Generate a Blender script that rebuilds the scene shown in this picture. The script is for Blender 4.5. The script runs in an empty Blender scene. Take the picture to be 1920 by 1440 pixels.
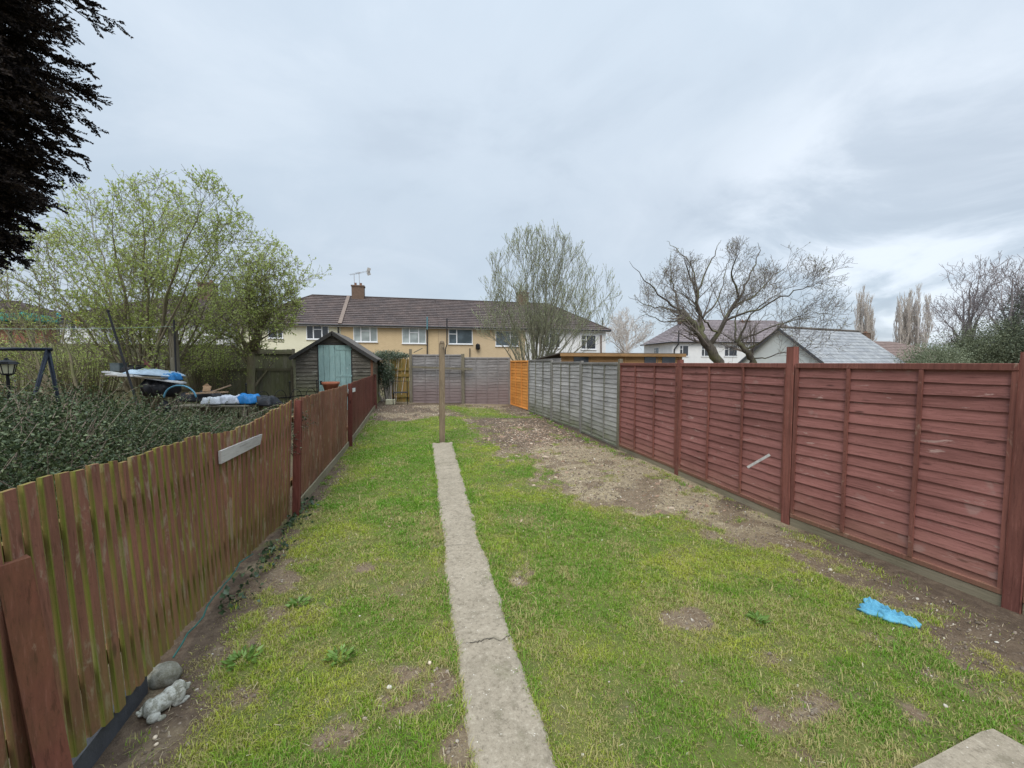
import bpy, math, random
import numpy as np
from mathutils import Vector, Matrix
R = math.radians
rng = np.random.default_rng(7)
random.seed(7)
scene = bpy.context.scene
COL = scene.collection

# ------------------------------------------------------------------ camera
FOC, CX, CY, EYE = 740.0, 960.0, 720.0, 1.85
YAW, PITCH = R(13.7), math.atan(40 / 740.0)
cam_d = bpy.data.cameras.new('camera')
cam = bpy.data.objects.new('camera', cam_d); COL.objects.link(cam)
cam.location = (0, 0, EYE); cam.rotation_euler = (math.pi/2 - PITCH, 0, -YAW)
cam_d.sensor_width = 36; cam_d.lens = 36 * FOC / 1920; cam_d.clip_end = 2000; cam_d.clip_start = .05
scene.camera = cam

def ray(px, py):
    dx, dy = (px-CX)/FOC, -(py-CY)/FOC
    x, y, z = dx, math.cos(PITCH) + dy*math.sin(PITCH), -math.sin(PITCH) + dy*math.cos(PITCH)
    return Vector((x*math.cos(YAW) + y*math.sin(YAW), -x*math.sin(YAW) + y*math.cos(YAW), z)), y
def P(px, py, D):                 # measured point: picture position and distance ahead -> metres
    d, y = ray(px, py); p = d * (D / y); return Vector((p.x, p.y, p.z + EYE))
def PY(px, py, Y):
    d, _ = ray(px, py); p = d * (Y / d.y); return Vector((p.x, p.y, p.z + EYE))
def PZ(px, py, z=0.0):
    d, _ = ray(px, py); p = d * ((z-EYE) / d.z); return Vector((p.x, p.y, z))

def sstep(a, b, x):
    t = np.clip((x-a)/(b-a), 0, 1); return t*t*(3-2*t)
# value noise
_tab = rng.random((256, 256))
def vnoise(x, y):
    xi, yi = np.floor(x).astype(int), np.floor(y).astype(int)
    fx, fy = x-xi, y-yi; fx = fx*fx*(3-2*fx); fy = fy*fy*(3-2*fy)
    a = _tab[xi % 256, yi % 256]; b = _tab[(xi+1) % 256, yi % 256]
    c = _tab[xi % 256, (yi+1) % 256]; d = _tab[(xi+1) % 256, (yi+1) % 256]
    return (a*(1-fx)+b*fx)*(1-fy) + (c*(1-fx)+d*fx)*fy
def fbm(x, y, s=1.0, o=4, seed=0):
    t = 0; amp = .5; n = 0
    for i in range(o):
        t = t + amp*vnoise(x*s+seed*17.3+i*31.7, y*s+seed*9.1+i*11.9); n += amp; amp *= .5; s *= 2.03
    return t/n

# ------------------------------------------------------------------ object helpers
WL = {}
def tag(o, label=None, cat=None, group=None, kind=None):
    if label: o['label'] = label
    if cat: o['category'] = cat
    if group: o['group'] = group
    if kind: o['kind'] = kind
    return o
def empty(name, loc, label, cat, group=None):
    o = bpy.data.objects.new(name, None); COL.objects.link(o); o.location = loc
    o.empty_display_size = .2
    WL[o.name] = Vector(loc)
    return tag(o, label, cat, group)
def link(name, me, mat, parent=None, loc=(0,0,0), rz=0.0, rot=None):
    """loc is in world metres for top-level things and parts; sub-parts share the part's frame."""
    o = bpy.data.objects.new(name, me); COL.objects.link(o)
    mats = mat if isinstance(mat, (list, tuple)) else [mat]
    if len(me.materials) == 0:
        for m in mats: me.materials.append(m)
    loc = Vector(loc)
    if parent is not None:
        o.parent = parent
        if parent.parent is None and parent.type == 'EMPTY':
            o.location = loc - WL[parent.name]
        elif parent.parent is None and parent.type == 'MESH':
            o.location = loc - parent.location
        else:
            o.location = loc
    else:
        o.location = loc
    o.rotation_euler = rot if rot is not None else (0, 0, rz)
    return o

class MB:
    def __init__(s): s.v = []; s.f = []; s.c = []; s.m = []
    def add(s, vs, fs, col=(.5, 0, 0), mi=0):
        b = len(s.v); s.v += [tuple(v) for v in vs]
        s.f += [tuple(i+b for i in f) for f in fs]; s.m += [mi]*len(fs)
        if len(col) == len(vs) and not np.isscalar(col[0]): s.c += [tuple(c) for c in col]
        else: s.c += [tuple(col)]*len(vs)
    def box(s, a, b, col=(.5, 0, 0), mi=0, bev=0.0):
        x0,y0,z0 = a; x1,y1,z1 = b
        if bev <= 0:
            vs = [(x0,y0,z0),(x1,y0,z0),(x1,y1,z0),(x0,y1,z0),(x0,y0,z1),(x1,y0,z1),(x1,y1,z1),(x0,y1,z1)]
            s.add(vs, BOXF, col, mi)
        else:
            vs = []
            for z, i in ((z0,bev),(z0+bev,0),(z1-bev,0),(z1,bev)):
                vs += [(x0+i+bev,y0+i,z),(x1-i-bev,y0+i,z),(x1-i,y0+i+bev,z),(x1-i,y1-i-bev,z),(x1-i-bev,y1-i,z),(x0+i+bev,y1-i,z),(x0+i,y1-i-bev,z),(x0+i,y0+i+bev,z)]
            fs = [tuple(range(7,-1,-1)), tuple(range(24,32))]
            for r in range(3):
                for k in range(8): fs.append((r*8+k, r*8+(k+1)%8, r*8+8+(k+1)%8, r*8+8+k))
            s.add(vs, fs, col, mi)
    def beam(s, p, q, w, h, up=(0,0,1), col=(.5,0,0), mi=0, segs=1, wob=0):
        p, q = Vector(p), Vector(q); d = (q-p); L = d.length; d.normalize(); up = Vector(up)
        sx = d.cross(up)
        if sx.length < 1e-4: sx = d.cross(Vector((1,0,0)))
        sx.normalize(); sy = sx.cross(d).normalized()
        vs = []; fs = []
        for k in range(segs+1):
            o = p + d*L*k/segs + (sx*random.uniform(-wob,wob) + sy*random.uniform(-wob,wob) if wob else Vector())
            vs += [o-sx*w/2-sy*h/2, o+sx*w/2-sy*h/2, o+sx*w/2+sy*h/2, o-sx*w/2+sy*h/2]
        for k in range(segs):
            for j in range(4): fs.append((k*4+j, k*4+(j+1)%4, k*4+4+(j+1)%4, k*4+4+j))
        fs += [(3,2,1,0), (segs*4, segs*4+1, segs*4+2, segs*4+3)]
        s.add(vs, fs, col, mi)
    def tube(s, pts, r, k=8, col=(.5,0,0), mi=0, caps=True):
        pts = [Vector(p) for p in pts]; n = len(pts)
        rs = r if hasattr(r, '__len__') else [r]*n
        vs = []; fs = []
        t0 = (pts[1]-pts[0]).normalized(); ref = Vector((0,0,1)) if abs(t0.z) < .9 else Vector((1,0,0))
        a = t0.cross(ref).normalized()
        for i in range(n):
            t = (pts[min(i+1,n-1)] - pts[max(i-1,0)]).normalized()
            a = (a - t*a.dot(t)).normalized(); b = t.cross(a)
            for j in range(k):
                th = 2*math.pi*j/k; vs.append(pts[i] + (a*math.cos(th)+b*math.sin(th))*rs[i])
        for i in range(n-1):
            for j in range(k): fs.append((i*k+j, i*k+(j+1)%k, (i+1)*k+(j+1)%k, (i+1)*k+j))
        if caps: fs += [tuple(range(k-1,-1,-1)), tuple(range((n-1)*k, n*k))]
        s.add(vs, fs, col, mi)
    def lathe(s, prof, c=(0,0,0), k=20, col=(.5,0,0), mi=0):
        vs = []; fs = []; n = len(prof)
        for r, z in prof:
            for j in range(k):
                th = 2*math.pi*j/k; vs.append((c[0]+r*math.cos(th), c[1]+r*math.sin(th), c[2]+z))
        for i in range(n-1):
            for j in range(k): fs.append((i*k+j, i*k+(j+1)%k, (i+1)*k+(j+1)%k, (i+1)*k+j))
        fs += [tuple(range(k-1,-1,-1)), tuple(range((n-1)*k, n*k))]
        s.add(vs, fs, col, mi)
    def mesh(s, name, smooth=False):
        me = bpy.data.meshes.new(name); me.from_pydata(s.v, [], s.f)
        if s.c:
            at = me.color_attributes.new('v', 'FLOAT_COLOR', 'POINT')
            c = np.ones((len(s.v), 4), np.float32); c[:, :3] = np.array(s.c)[:, :3]
            at.data.foreach_set('color', c.ravel())
        if any(s.m): me.polygons.foreach_set('material_index', s.m)
        if smooth: me.polygons.foreach_set('use_smooth', [True]*len(me.polygons))
        me.update(); return me
    def build(s, name, mat, parent=None, loc=(0,0,0), rz=0.0, smooth=False, rot=None):
        return link(name, s.mesh(name, smooth), mat, parent, loc, rz, rot)
BOXF = [(3,2,1,0),(4,5,6,7),(0,1,5,4),(1,2,6,5),(2,3,7,6),(3,0,4,7)]

def mesh_np(name, V, faces, C=None, smooth=False, midx=None):
    """faces: list of (M,k) int arrays"""
    me = bpy.data.meshes.new(name); V = np.asarray(V, np.float32)
    me.vertices.add(len(V)); me.vertices.foreach_set('co', V.ravel())
    loops = np.concatenate([f.ravel() for f in faces]).astype(np.int32)
    tot = np.concatenate([np.full(len(f), f.shape[1], np.int32) for f in faces])
    st = np.concatenate([[0], np.cumsum(tot)[:-1]]).astype(np.int32)
    me.loops.add(len(loops)); me.loops.foreach_set('vertex_index', loops)
    me.polygons.add(len(tot)); me.polygons.foreach_set('loop_start', st); me.polygons.foreach_set('loop_total', tot)
    if midx is not None: me.polygons.foreach_set('material_index', np.asarray(midx, np.int32))
    if smooth: me.polygons.foreach_set('use_smooth', np.ones(len(tot), bool))
    me.update(calc_edges=True)
    if C is not None:
        at = me.color_attributes.new('v', 'FLOAT_COLOR', 'POINT')
        c = np.ones((len(V), 4), np.float32); c[:, :3] = C
        at.data.foreach_set('color', c.ravel())
    me.validate(); return me

# ------------------------------------------------------------------ materials
class M:
    def __init__(s, name):
        s.m = bpy.data.materials.new(name); s.m.use_nodes = True; s.t = s.m.node_tree; s.n = s.t.nodes
        s.b = s.n['Principled BSDF']; s.out = s.n['Material Output']; s._tc = None
    def node(s, ty, **kw):
        n = s.n.new(ty)
        for k, v in kw.items(): setattr(n, k, v)
        return n
    def L(s, a, b): s.t.links.new(a, b)
    def set(s, sock, val):
        if isinstance(val, (int, float)): sock.default_value = val
        elif isinstance(val, (tuple, list)): sock.default_value = (tuple(val)+(1,))[:4] if len(sock.default_value) == 4 else val
        else: s.L(val, sock)
    def obj(s):
        if not s._tc: s._tc = s.node('ShaderNodeTexCoord')
        return s._tc.outputs['Object']
    def vm(s, vec, scale, add=None):
        n = s.node('ShaderNodeMapping'); s.L(vec, n.inputs['Vector']); n.inputs['Scale'].default_value = scale
        if add is not None: s.L(add, n.inputs['Location'])
        return n.outputs['Vector']
    def noise(s, vec, sc, det=4, rough=.6, dist=0, col=False):
        n = s.node('ShaderNodeTexNoise'); s.L(vec, n.inputs['Vector'])
        n.inputs['Scale'].default_value = sc; n.inputs['Detail'].default_value = det
        n.inputs['Roughness'].default_value = rough; n.inputs['Distortion'].default_value = dist
        return n.outputs['Color' if col else 'Fac']
    def ramp(s, f, a, b, lo=0.0, hi=1.0):
        n = s.node('ShaderNodeMapRange'); n.interpolation_type = 'SMOOTHSTEP'; s.L(f, n.inputs['Value'])
        for k, v in (('From Min', a), ('From Max', b), ('To Min', lo), ('To Max', hi)): n.inputs[k].default_value = v
        return n.outputs['Result']
    def mix(s, f, a, b, mode='MIX'):
        n = s.node('ShaderNodeMix'); n.data_type = 'RGBA'; n.blend_type = mode
        s.set(n.inputs[0], f); s.set(n.inputs[6], a); s.set(n.inputs[7], b); return n.outputs[2]
    def math(s, op, a, b=0.0):
        n = s.node('ShaderNodeMath', operation=op); s.set(n.inputs[0], a); s.set(n.inputs[1], b); return n.outputs[0]
    def attr(s, name='v'):
        n = s.node('ShaderNodeAttribute', attribute_name=name)
        sp = s.node('ShaderNodeSeparateColor'); s.L(n.outputs['Color'], sp.inputs[0]); return sp.outputs[0], sp.outputs[1], sp.outputs[2]
    def bump(s, h, strength=.3, dist=.01):
        n = s.node('ShaderNodeBump'); s.L(h, n.inputs['Height']); n.inputs['Strength'].default_value = strength
        n.inputs['Distance'].default_value = dist; s.L(n.outputs['Normal'], s.b.inputs['Normal'])
    def fin(s, col=None, rough=.8, spec=.3, metal=0.0):
        if col is not None: s.set(s.b.inputs['Base Color'], col)
        s.set(s.b.inputs['Roughness'], rough); s.b.inputs['Specular IOR Level'].default_value = spec
        s.b.inputs['Metallic'].default_value = metal; return s.m

def wood(name, c1, c2, worn, axis=0, wear=.62, algae=(.09,.12,.03), low=None, rough=.85, stain=None, zalg=(.0,.5,0.0)):
    """painted or weathered boards; v.r = per-board random, v.g = algae mask"""
    m = M(name); r, g, b = m.attr(); o = m.obj()
    off = m.node('ShaderNodeCombineXYZ'); m.L(m.math('MULTIPLY', r, 37.0), off.inputs[0]); m.L(m.math('MULTIPLY', r, 91.0), off.inputs[1]); m.L(m.math('MULTIPLY', r, 13.0), off.inputs[2])
    ns = [14., 14., 14.]; ns[axis] = .9
    v = m.vm(o, (1,1,1), off.outputs[0])
    grain = m.noise(m.vm(v, tuple(x/1.0 for x in ns)), 3.0, 5, .65, .4)
    big = m.noise(v, 2.6, 5, .6)
    fine = m.noise(v, 45, 3, .7)
    blot = m.noise(o, 1.1, 3, .5)
    c = m.mix(m.ramp(grain, .3, .7), c1, c2)
    c = m.mix(m.ramp(r, 0, 1, .0, .5), c, tuple(x*.62 for x in c2))
    c = m.mix(m.ramp(blot, .35, .7, 0, .35), c, tuple(min(1, x*1.35+.01) for x in c1))
    ws = [6., 6., 9.]; ws[axis] = 2.2
    wn = m.noise(m.vm(v, tuple(ws)), 1.6, 6, .72, .6)
    wf = m.ramp(wn, wear, wear+.09, 0, .75)
    c = m.mix(wf, c, worn)
    gs = [40., 40., 60.]; gs[axis] = 3.0
    streak = m.noise(m.vm(v, tuple(gs)), 1.6, 4, .7)
    c = m.mix(m.ramp(streak, .54, .68, 0, .55), c, tuple(x*.45 for x in c2)); c = m.mix(m.ramp(streak, .44, .32, 0, .35), c, tuple(min(1, x*1.3+.03) for x in c1))
    c = m.mix(m.ramp(fine, .58, .74, 0, .4), c, tuple(x*.5 for x in c2))
    # knots
    vo = m.node('ShaderNodeTexVoronoi'); ks = [6., 6., 9.]; ks[axis] = 2.4
    m.L(m.vm(v, tuple(ks)), vo.inputs['Vector']); vo.inputs['Scale'].default_value = 1.0
    c = m.mix(m.ramp(vo.outputs['Distance'], .05, .13, .7, 0), c, tuple(x*.3 for x in c2))
    sp = m.node('ShaderNodeSeparateXYZ'); m.L(o, sp.inputs[0])
    if low is not None:
        zf = m.math('ADD', sp.outputs[2], m.math('MULTIPLY', big, .6))
        c = m.mix(m.ramp(zf, low[1], low[2], low[3], 0), c, low[0])
    if stain is not None:
        c = m.mix(m.ramp(m.noise(v, 5.5, 2, .5), .66, .75, 0, stain[1]), c, stain[0])
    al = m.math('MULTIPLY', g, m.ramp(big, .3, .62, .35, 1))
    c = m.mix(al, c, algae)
    m.bump(m.math('ADD', m.math('MULTIPLY', grain, .6), m.math('MULTIPLY', fine, .4)), .55, .006)
    return m.fin(c, rough, .25)

def plain(name, c, rough=.7, var=.25, sc=6, spec=.3, metal=0.0, bump=.0, c2=None):
    m = M(name); o = m.obj(); n = m.noise(o, sc, 5, .65)
    col = m.mix(m.ramp(n, .3, .7), c, c2 if c2 else tuple(x*(1-var) for x in c))
    if bump: m.bump(m.noise(o, sc*8, 4, .7), bump, .01)
    return m.fin(col, rough, spec, metal)

def leafmat(name, ca, cb, cc, rough=.5, trans=.3, spec=.4):
    m = M(name); r, g, b = m.attr()
    c = m.mix(m.ramp(r, .0, 1.), ca, cb); c = m.mix(m.ramp(g, .6, 1.), c, cc)
    m.fin(c, rough, spec)
    if trans > 0:
        tr = m.node('ShaderNodeBsdfTranslucent'); m.set(tr.inputs[0], c)
        mx = m.node('ShaderNodeMixShader'); mx.inputs[0].default_value = trans
        m.L(m.b.outputs[0], mx.inputs[1]); m.L(tr.outputs[0], mx.inputs[2]); m.L(mx.outputs[0], m.out.inputs['Surface'])
    return m.m

RED = (.20, .060, .045); RED2 = (.125, .036, .028)
m_red_lap = wood('red_stained_lap_wood', (.325, .137, .118), (.215, .086, .073), (.44,.30,.26), 0, .60, stain=((.36,.27,.24), .3), low=((.25,.15,.09), .1, .75, .4))
m_red_post = wood('red_stained_post_wood', (.25,.095,.072), (.16,.06,.047), (.31,.2,.15), 2, .60, low=((.2,.15,.08), .1, .5, .6))
m_nearpost = wood('dark_red_post_wood', (.185,.058,.042), (.12,.038,.03), (.26,.15,.11), 2, .62, algae=(.155,.175,.032))
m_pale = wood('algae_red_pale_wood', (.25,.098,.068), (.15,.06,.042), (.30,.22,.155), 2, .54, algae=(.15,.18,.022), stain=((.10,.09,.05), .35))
m_grey_lap = wood('weathered_grey_lap_wood', (.46,.44,.42), (.30,.285,.27), (.58,.55,.52), 0, .58, algae=(.12,.13,.05), low=((.14,.13,.085), .25, .8, .5))
m_back_lap = wood('violet_grey_lap_wood', (.285,.27,.265), (.175,.163,.158), (.38,.36,.34), 0, .58, low=((.185,.13,.125), .6, 1.6, .75))
m_grey_batten = wood('weathered_batten_wood', (.27,.255,.235), (.17,.155,.14), (.36,.34,.31), 2, .6)
m_post_wood = wood('weathered_post_wood', (.21,.185,.135), (.13,.115,.08), (.27,.25,.2), 2, .6, algae=(.12,.13,.04))
m_gravel_wood = wood('pale_gravel_board_wood', (.30,.25,.18), (.2,.165,.115), (.36,.33,.27), 0, .6)
m_orange = wood('fresh_orange_lap_wood', (.72,.31,.075), (.60,.235,.05), (.76,.38,.13), 0, .64, rough=.7)
m_olddark = wood('mossy_dark_board_wood', (.22,.205,.145), (.13,.125,.085), (.30,.28,.21), 2, .6, algae=(.15,.17,.06), low=((.22,.23,.12), .2, 1.4, .8))
m_shed = wood('mossy_black_shed_board', (.15,.135,.11), (.065,.058,.048), (.27,.26,.22), 0, .55, algae=(.16,.17,.07), low=((.15,.16,.08), .3, 1.9, .6))
m_teal = wood('faded_teal_painted_wood', (.29,.43,.41), (.24,.37,.36), (.40,.50,.47), 2, .6, rough=.7)
m_greybd = wood('silver_grey_loose_board', (.42,.40,.37), (.31,.29,.27), (.5,.48,.45), 0, .6)
m_tanshed = wood('brown_orange_shiplap', (.34,.20,.09), (.24,.14,.06), (.42,.28,.15), 0, .6)
m_gate = wood('orange_green_gate_wood', (.32,.17,.05), (.17,.13,.04), (.16,.18,.06), 2, .52)
# ------------------------------------------------------------------ world and light
SUN_EL, SUN_AZ = R(50), R(202)          # azimuth clockwise from +Y: behind the camera, to the right
w = bpy.data.worlds.new('World'); scene.world = w; w.use_nodes = True
nt = w.node_tree; nn = nt.nodes; bg = nn['Background']
def wn(t, **k):
    n = nn.new(t)
    for a, b in k.items(): setattr(n, a, b)
    return n
tc = wn('ShaderNodeTexCoord'); sep = wn('ShaderNodeSeparateXYZ'); nt.links.new(tc.outputs['Generated'], sep.inputs[0])
def wm(op, a, b=0.0, c=None):
    n = wn('ShaderNodeMath', operation=op)
    for i, x in enumerate((a, b)):
        if isinstance(x, (int, float)): n.inputs[i].default_value = x
        else: nt.links.new(x, n.inputs[i])
    return n.outputs[0]
def wr(f, a, b, lo, hi):
    n = wn('ShaderNodeMapRange'); n.interpolation_type = 'SMOOTHSTEP'; nt.links.new(f, n.inputs[0])
    for i, x in enumerate((a, b, lo, hi)): n.inputs[i+1].default_value = x
    return n.outputs[0]
def wmix(f, a, b, mode='MIX'):
    n = wn('ShaderNodeMix'); n.data_type = 'RGBA'; n.blend_type = mode
    for i, x in ((0, f), (6, a), (7, b)):
        if isinstance(x, (int, float)): n.inputs[i].default_value = x
        elif isinstance(x, tuple): n.inputs[i].default_value = x+(1,)
        else: nt.links.new(x, n.inputs[i])
    return n.outputs[2]
zc = wm('MAXIMUM', sep.outputs[2], 0.0); zz = wm('ADD', zc, 0.26)
cmb = wn('ShaderNodeCombineXYZ'); nt.links.new(wm('DIVIDE', sep.outputs[0], zz), cmb.inputs[0]); nt.links.new(wm('DIVIDE', sep.outputs[1], zz), cmb.inputs[1])
def wnoise(sc, det, ro, dist, off):
    mp = wn('ShaderNodeMapping'); nt.links.new(cmb.outputs[0], mp.inputs[0]); mp.inputs['Location'].default_value = off
    n = wn('ShaderNodeTexNoise'); nt.links.new(mp.outputs[0], n.inputs[0]); n.inputs['Scale'].default_value = sc
    n.inputs['Detail'].default_value = det; n.inputs['Roughness'].default_value = ro; n.inputs['Distortion'].default_value = dist
    return n.outputs[0]
n1 = wnoise(.55, 5, .5, .3, (3.1, 1.7, 0)); n2 = wnoise(1.5, 7, .58, .5, (0, 5.2, 2)); n3 = wnoise(.22, 2, .5, 0, (9, 4, 1))
base = wmix(wr(n1, .32, .68, 0, 1), (.39, .458, .535), (.458, .508, .575))
base = wmix(wr(n2, .48, .72, 0, .55), base, (.55, .60, .66))
base = wmix(wr(n2, .30, .50, .65, 0), base, (.345, .395, .465))
base = wmix(wr(n3, .35, .65, 0, .45), base, (.45, .535, .605))
# brightening towards the top, as under an overcast sky
up = wm('ADD', wr(sep.outputs[2], .02, .75, .88, 1.12), wr(sep.outputs[2], .66, .92, 0.0, 3.0))
vecm = wn('ShaderNodeVectorMath', operation='SCALE'); nt.links.new(base, vecm.inputs[0]); nt.links.new(up, vecm.inputs['Scale'])
# brighter break in the cloud low on the right
sd, _ = ray(1640, 455); dot = wn('ShaderNodeVectorMath', operation='DOT_PRODUCT'); nt.links.new(tc.outputs['Generated'], dot.inputs[0]); dot.inputs[1].default_value = sd.normalized()
glow = wm('MULTIPLY', wr(dot.outputs['Value'], .93, 1.0, 0, 1), wr(n2, .40, .62, 0, .75))
cl = wmix(glow, vecm.outputs[0], (.66, .71, .77))
sky = wn('ShaderNodeTexSky', sky_type='NISHITA'); sky.sun_disc = False; sky.sun_elevation = SUN_EL; sky.sun_rotation = SUN_AZ
sks = wn('ShaderNodeVectorMath', operation='SCALE'); nt.links.new(sky.outputs[0], sks.inputs[0]); sks.inputs['Scale'].default_value = .10
fin_sky = wmix(.90, sks.outputs[0], cl)
nt.links.new(fin_sky, bg.inputs[0]); bg.inputs[1].default_value = 1.0

sl = bpy.data.lights.new('sun', 'SUN'); sl.energy = 1.5; sl.angle = R(35); sl.color = (1, .955, .88)
so = bpy.data.objects.new('sun', sl); COL.objects.link(so)
sdir = Vector((math.sin(SUN_AZ)*math.cos(SUN_EL), math.cos(SUN_AZ)*math.cos(SUN_EL), math.sin(SUN_EL)))
so.rotation_euler = sdir.to_track_quat('Z', 'Y').to_euler(); so.location = (6, -8, 30)
scene.view_settings.view_transform = 'Standard'; scene.view_settings.look = 'None'
scene.view_settings.exposure = 0.62; scene.view_settings.gamma = 1.0
scene.view_settings.use_curve_mapping = False

# ------------------------------------------------------------------ ground
def zg(x, y):
    x = np.asarray(x, float); y = np.asarray(y, float)
    rise = sstep(8.0, 15.8, y) * (.30 - .035*np.clip(x, -3, 4.2)) * (1 - .75*sstep(-2.2, -6, x) - .75*sstep(5, 9, x))
    return rise + .012*(fbm(x, y, 1.3, 3, 2)-.5)*2
def zgf(x, y): return float(zg(np.array([x]), np.array([y]))[0])

EDGE = [PZ(*p) for p in [(905,772),(890,795),(905,818),(960,858),(1010,885),(1050,915),(1110,930),(1215,972),(1260,962),(1340,978),(1450,1030),(1560,1085),(1640,1120),(1740,1195),(1850,1255),(1925,1300)]]
EY = np.array([p.y for p in EDGE][::-1]); EX = np.array([p.x for p in EDGE][::-1])
PL = [PZ(*p) for p in [(808,832),(815,890),(822,960),(829,1030),(835,1100),(843,1180),(850,1250),(866,1340),(885,1440)]]
PR = [PZ(*p) for p in [(849,832),(866,885),(886,955),(903,1020),(918,1055),(936,1110),(963,1180),(980,1240),(1004,1310),(1028,1370),(1056,1440)]]
PLY = np.array([p.y for p in PL][::-1]); PLX = np.array([p.x for p in PL][::-1])
PRY = np.array([p.y for p in PR][::-1]); PRX = np.array([p.x for p in PR][::-1])
PATH_END = .5*(PL[0].y+PR[0].y)
FENCE_Y = np.array([0, 2, 4, 5.2, 9.2, 14.2]); FENCE_X = np.array([-1.42, -1.44, -1.45, -1.46, -1.46, -1.33])

spots = [((785,1300), .22, .22, .8), ((740,1250), .16, .12, .4), ((1300,1160), .30, .16, .9), ((1270,1300), .22, .14, .4), ((1500,1330), .5, .18, .55),
         ((1420,1240), .45, .13, .5), ((1580,1400), .4, .15, .5), ((530,1080), .30, .45, .6), ((500,1170), .25, .3, .5), ((975,1100), .14, .55, .55), ((990,1060), .2, .3, .35),
         ((560,1010), .25, .35, .5), ((250,1400), .30, .40, 1.0), ((400,1230), .16, .3, .5), ((480,1060), .18, .4, .7), ((690,900), .25, .35, .3),
         ((590,960), .2, .5, .5), ((1700,1330), .4, .14, .4), ((1130,1330), .16, .22, .4), ((290,1330), .22, .25, .9), ((860,1390), .12, .2, .6),
         ((680,1060), .28, .22, .4), ((1200,1060), .4, .2, .25), ((450,1300), .25, .2, .4), ((620,1380), .22, .15, .5), ((1100,900), .3, .4, .35), ((950,905), .2, .4, .3)]
def cover(x, y):
    """returns grass density, dry straw, dark loose soil"""
    x = np.asarray(x, float); y = np.asarray(y, float)
    wv = (fbm(x, y, 1.6, 4, 5)-.5)
    ex = np.interp(y, EY, EX)
    bare = sstep(-.50, .38, x - ex + wv*1.3 + (fbm(x, y, 7, 3, 8)-.5)*1.1) * (y < 12.0)
    back = sstep(-.35, .35, y - (11.9 + .25*np.sin(x*2)) + wv*1.6)
    tuft = np.exp(-(((x-2.1)/.75)**2 + ((y-13.2)/1.1)**2)) + .9*np.exp(-(((x-3.0)/.45)**2 + ((y-11.7)/.8)**2)) + .6*np.exp(-(((x-1.3)/.4)**2 + ((y-14.3)/.7)**2))
    left = sstep(.40, .06, x - np.interp(y, FENCE_Y, FENCE_X) + wv*.5) * (1-sstep(7, 9, y)*.5)
    sp = 0
    for (px, py), rx, ry, s in spots:
        p = PZ(px, py); sp = np.maximum(sp, s*np.exp(-(((x-p.x)/rx)**2 + ((y-p.y)/ry)**2)))
    sp = sstep(.22, .75, sp + (fbm(x, y, 5, 4, 11)-.5)*.9*(sp > .04))
    general = sstep(.50, .66, .6*fbm(x, y, 2.1, 5, 21)+.4*fbm(x, y, 6.5, 4, 23))*.6*sstep(6.5, 4, y)
    soil = np.clip(np.maximum.reduce([bare, np.clip(back - tuft*1.3, 0, 1), left*.9, sp, general*.6]), 0, 1)
    green_in_bare = sstep(.60, .70, fbm(x, y, 3.3, 4, 33))*.55
    g = np.clip(1 - soil + green_in_bare*soil*(y < 11), 0, 1)
    straw = bare*sstep(8.9, 7.4, y + wv*2)*sstep(.30, .58, fbm(x, y, 2.4, 4, 40)) * sstep(2.6, 4.2, y)
    straw = np.maximum(straw, .55*sp*fbm(x, y, 4, 3, 3)*1.5)
    straw = np.maximum(straw, .6*back*sstep(.5, .62, fbm(x, y, 1.3, 3, 71)))
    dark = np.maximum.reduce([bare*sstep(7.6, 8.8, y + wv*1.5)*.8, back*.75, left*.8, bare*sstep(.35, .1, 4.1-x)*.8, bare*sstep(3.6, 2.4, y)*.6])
    return g, np.clip(straw, 0, 1), np.clip(dark, 0, 1)

xs = np.concatenate([np.linspace(-900, -60, 12), np.linspace(-50, -8, 22), np.linspace(-7.5, -2, 16), np.arange(-1.9, 4.5, .04), np.linspace(4.7, 12, 16), np.linspace(14, 60, 16), np.linspace(75, 900, 12)])
ys = np.concatenate([np.linspace(-200, -4, 10), np.linspace(-3, .4, 8), np.arange(.5, 16.4, .04), np.linspace(16.6, 30, 14), np.linspace(33, 120, 20), np.linspace(140, 1200, 14)])
GX, GY = np.meshgrid(xs, ys, indexing='ij'); nx, ny = GX.shape
g, st, dk = cover(GX, GY)
inside = (GX > -1.7) & (GX < 4.35) & (GY < 16)
g = np.where(inside, g, .45*fbm(GX, GY, .8, 3, 4)+.2); st = np.where(inside, st, .2); dk = np.where(inside, dk, .6)
onpath = (GX > np.interp(GY, PLY, PLX)+.03) & (GX < np.interp(GY, PRY, PRX)-.03) & (GY < PATH_END)
GZ = zg(GX, GY) + np.where(inside, .014*(fbm(GX, GY, 9, 3, 50)-.5)*(1.3-g), 0) - np.where(onpath, .03, 0)
idx = np.arange(nx*ny).reshape(nx, ny)
Fq = np.stack([idx[:-1,:-1], idx[1:,:-1], idx[1:,1:], idx[:-1,1:]], -1).reshape(-1, 4)
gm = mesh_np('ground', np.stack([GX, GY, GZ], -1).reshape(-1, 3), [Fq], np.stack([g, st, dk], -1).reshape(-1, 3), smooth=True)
m = M('garden_soil_and_turf'); a, b_, c_ = m.attr(); o = m.obj()
nf = m.noise(o, 55, 5, .75); nm = m.noise(o, 11, 5, .7); nl = m.noise(o, 2.2, 4, .6)
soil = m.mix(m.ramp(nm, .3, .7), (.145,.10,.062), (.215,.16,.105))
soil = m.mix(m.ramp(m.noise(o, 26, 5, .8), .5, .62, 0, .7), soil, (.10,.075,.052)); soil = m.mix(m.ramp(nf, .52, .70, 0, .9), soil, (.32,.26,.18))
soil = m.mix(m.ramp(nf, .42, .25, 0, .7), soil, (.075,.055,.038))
dsoil = m.mix(m.ramp(nm, .35, .7), (.085,.06,.042), (.145,.105,.072))
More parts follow.
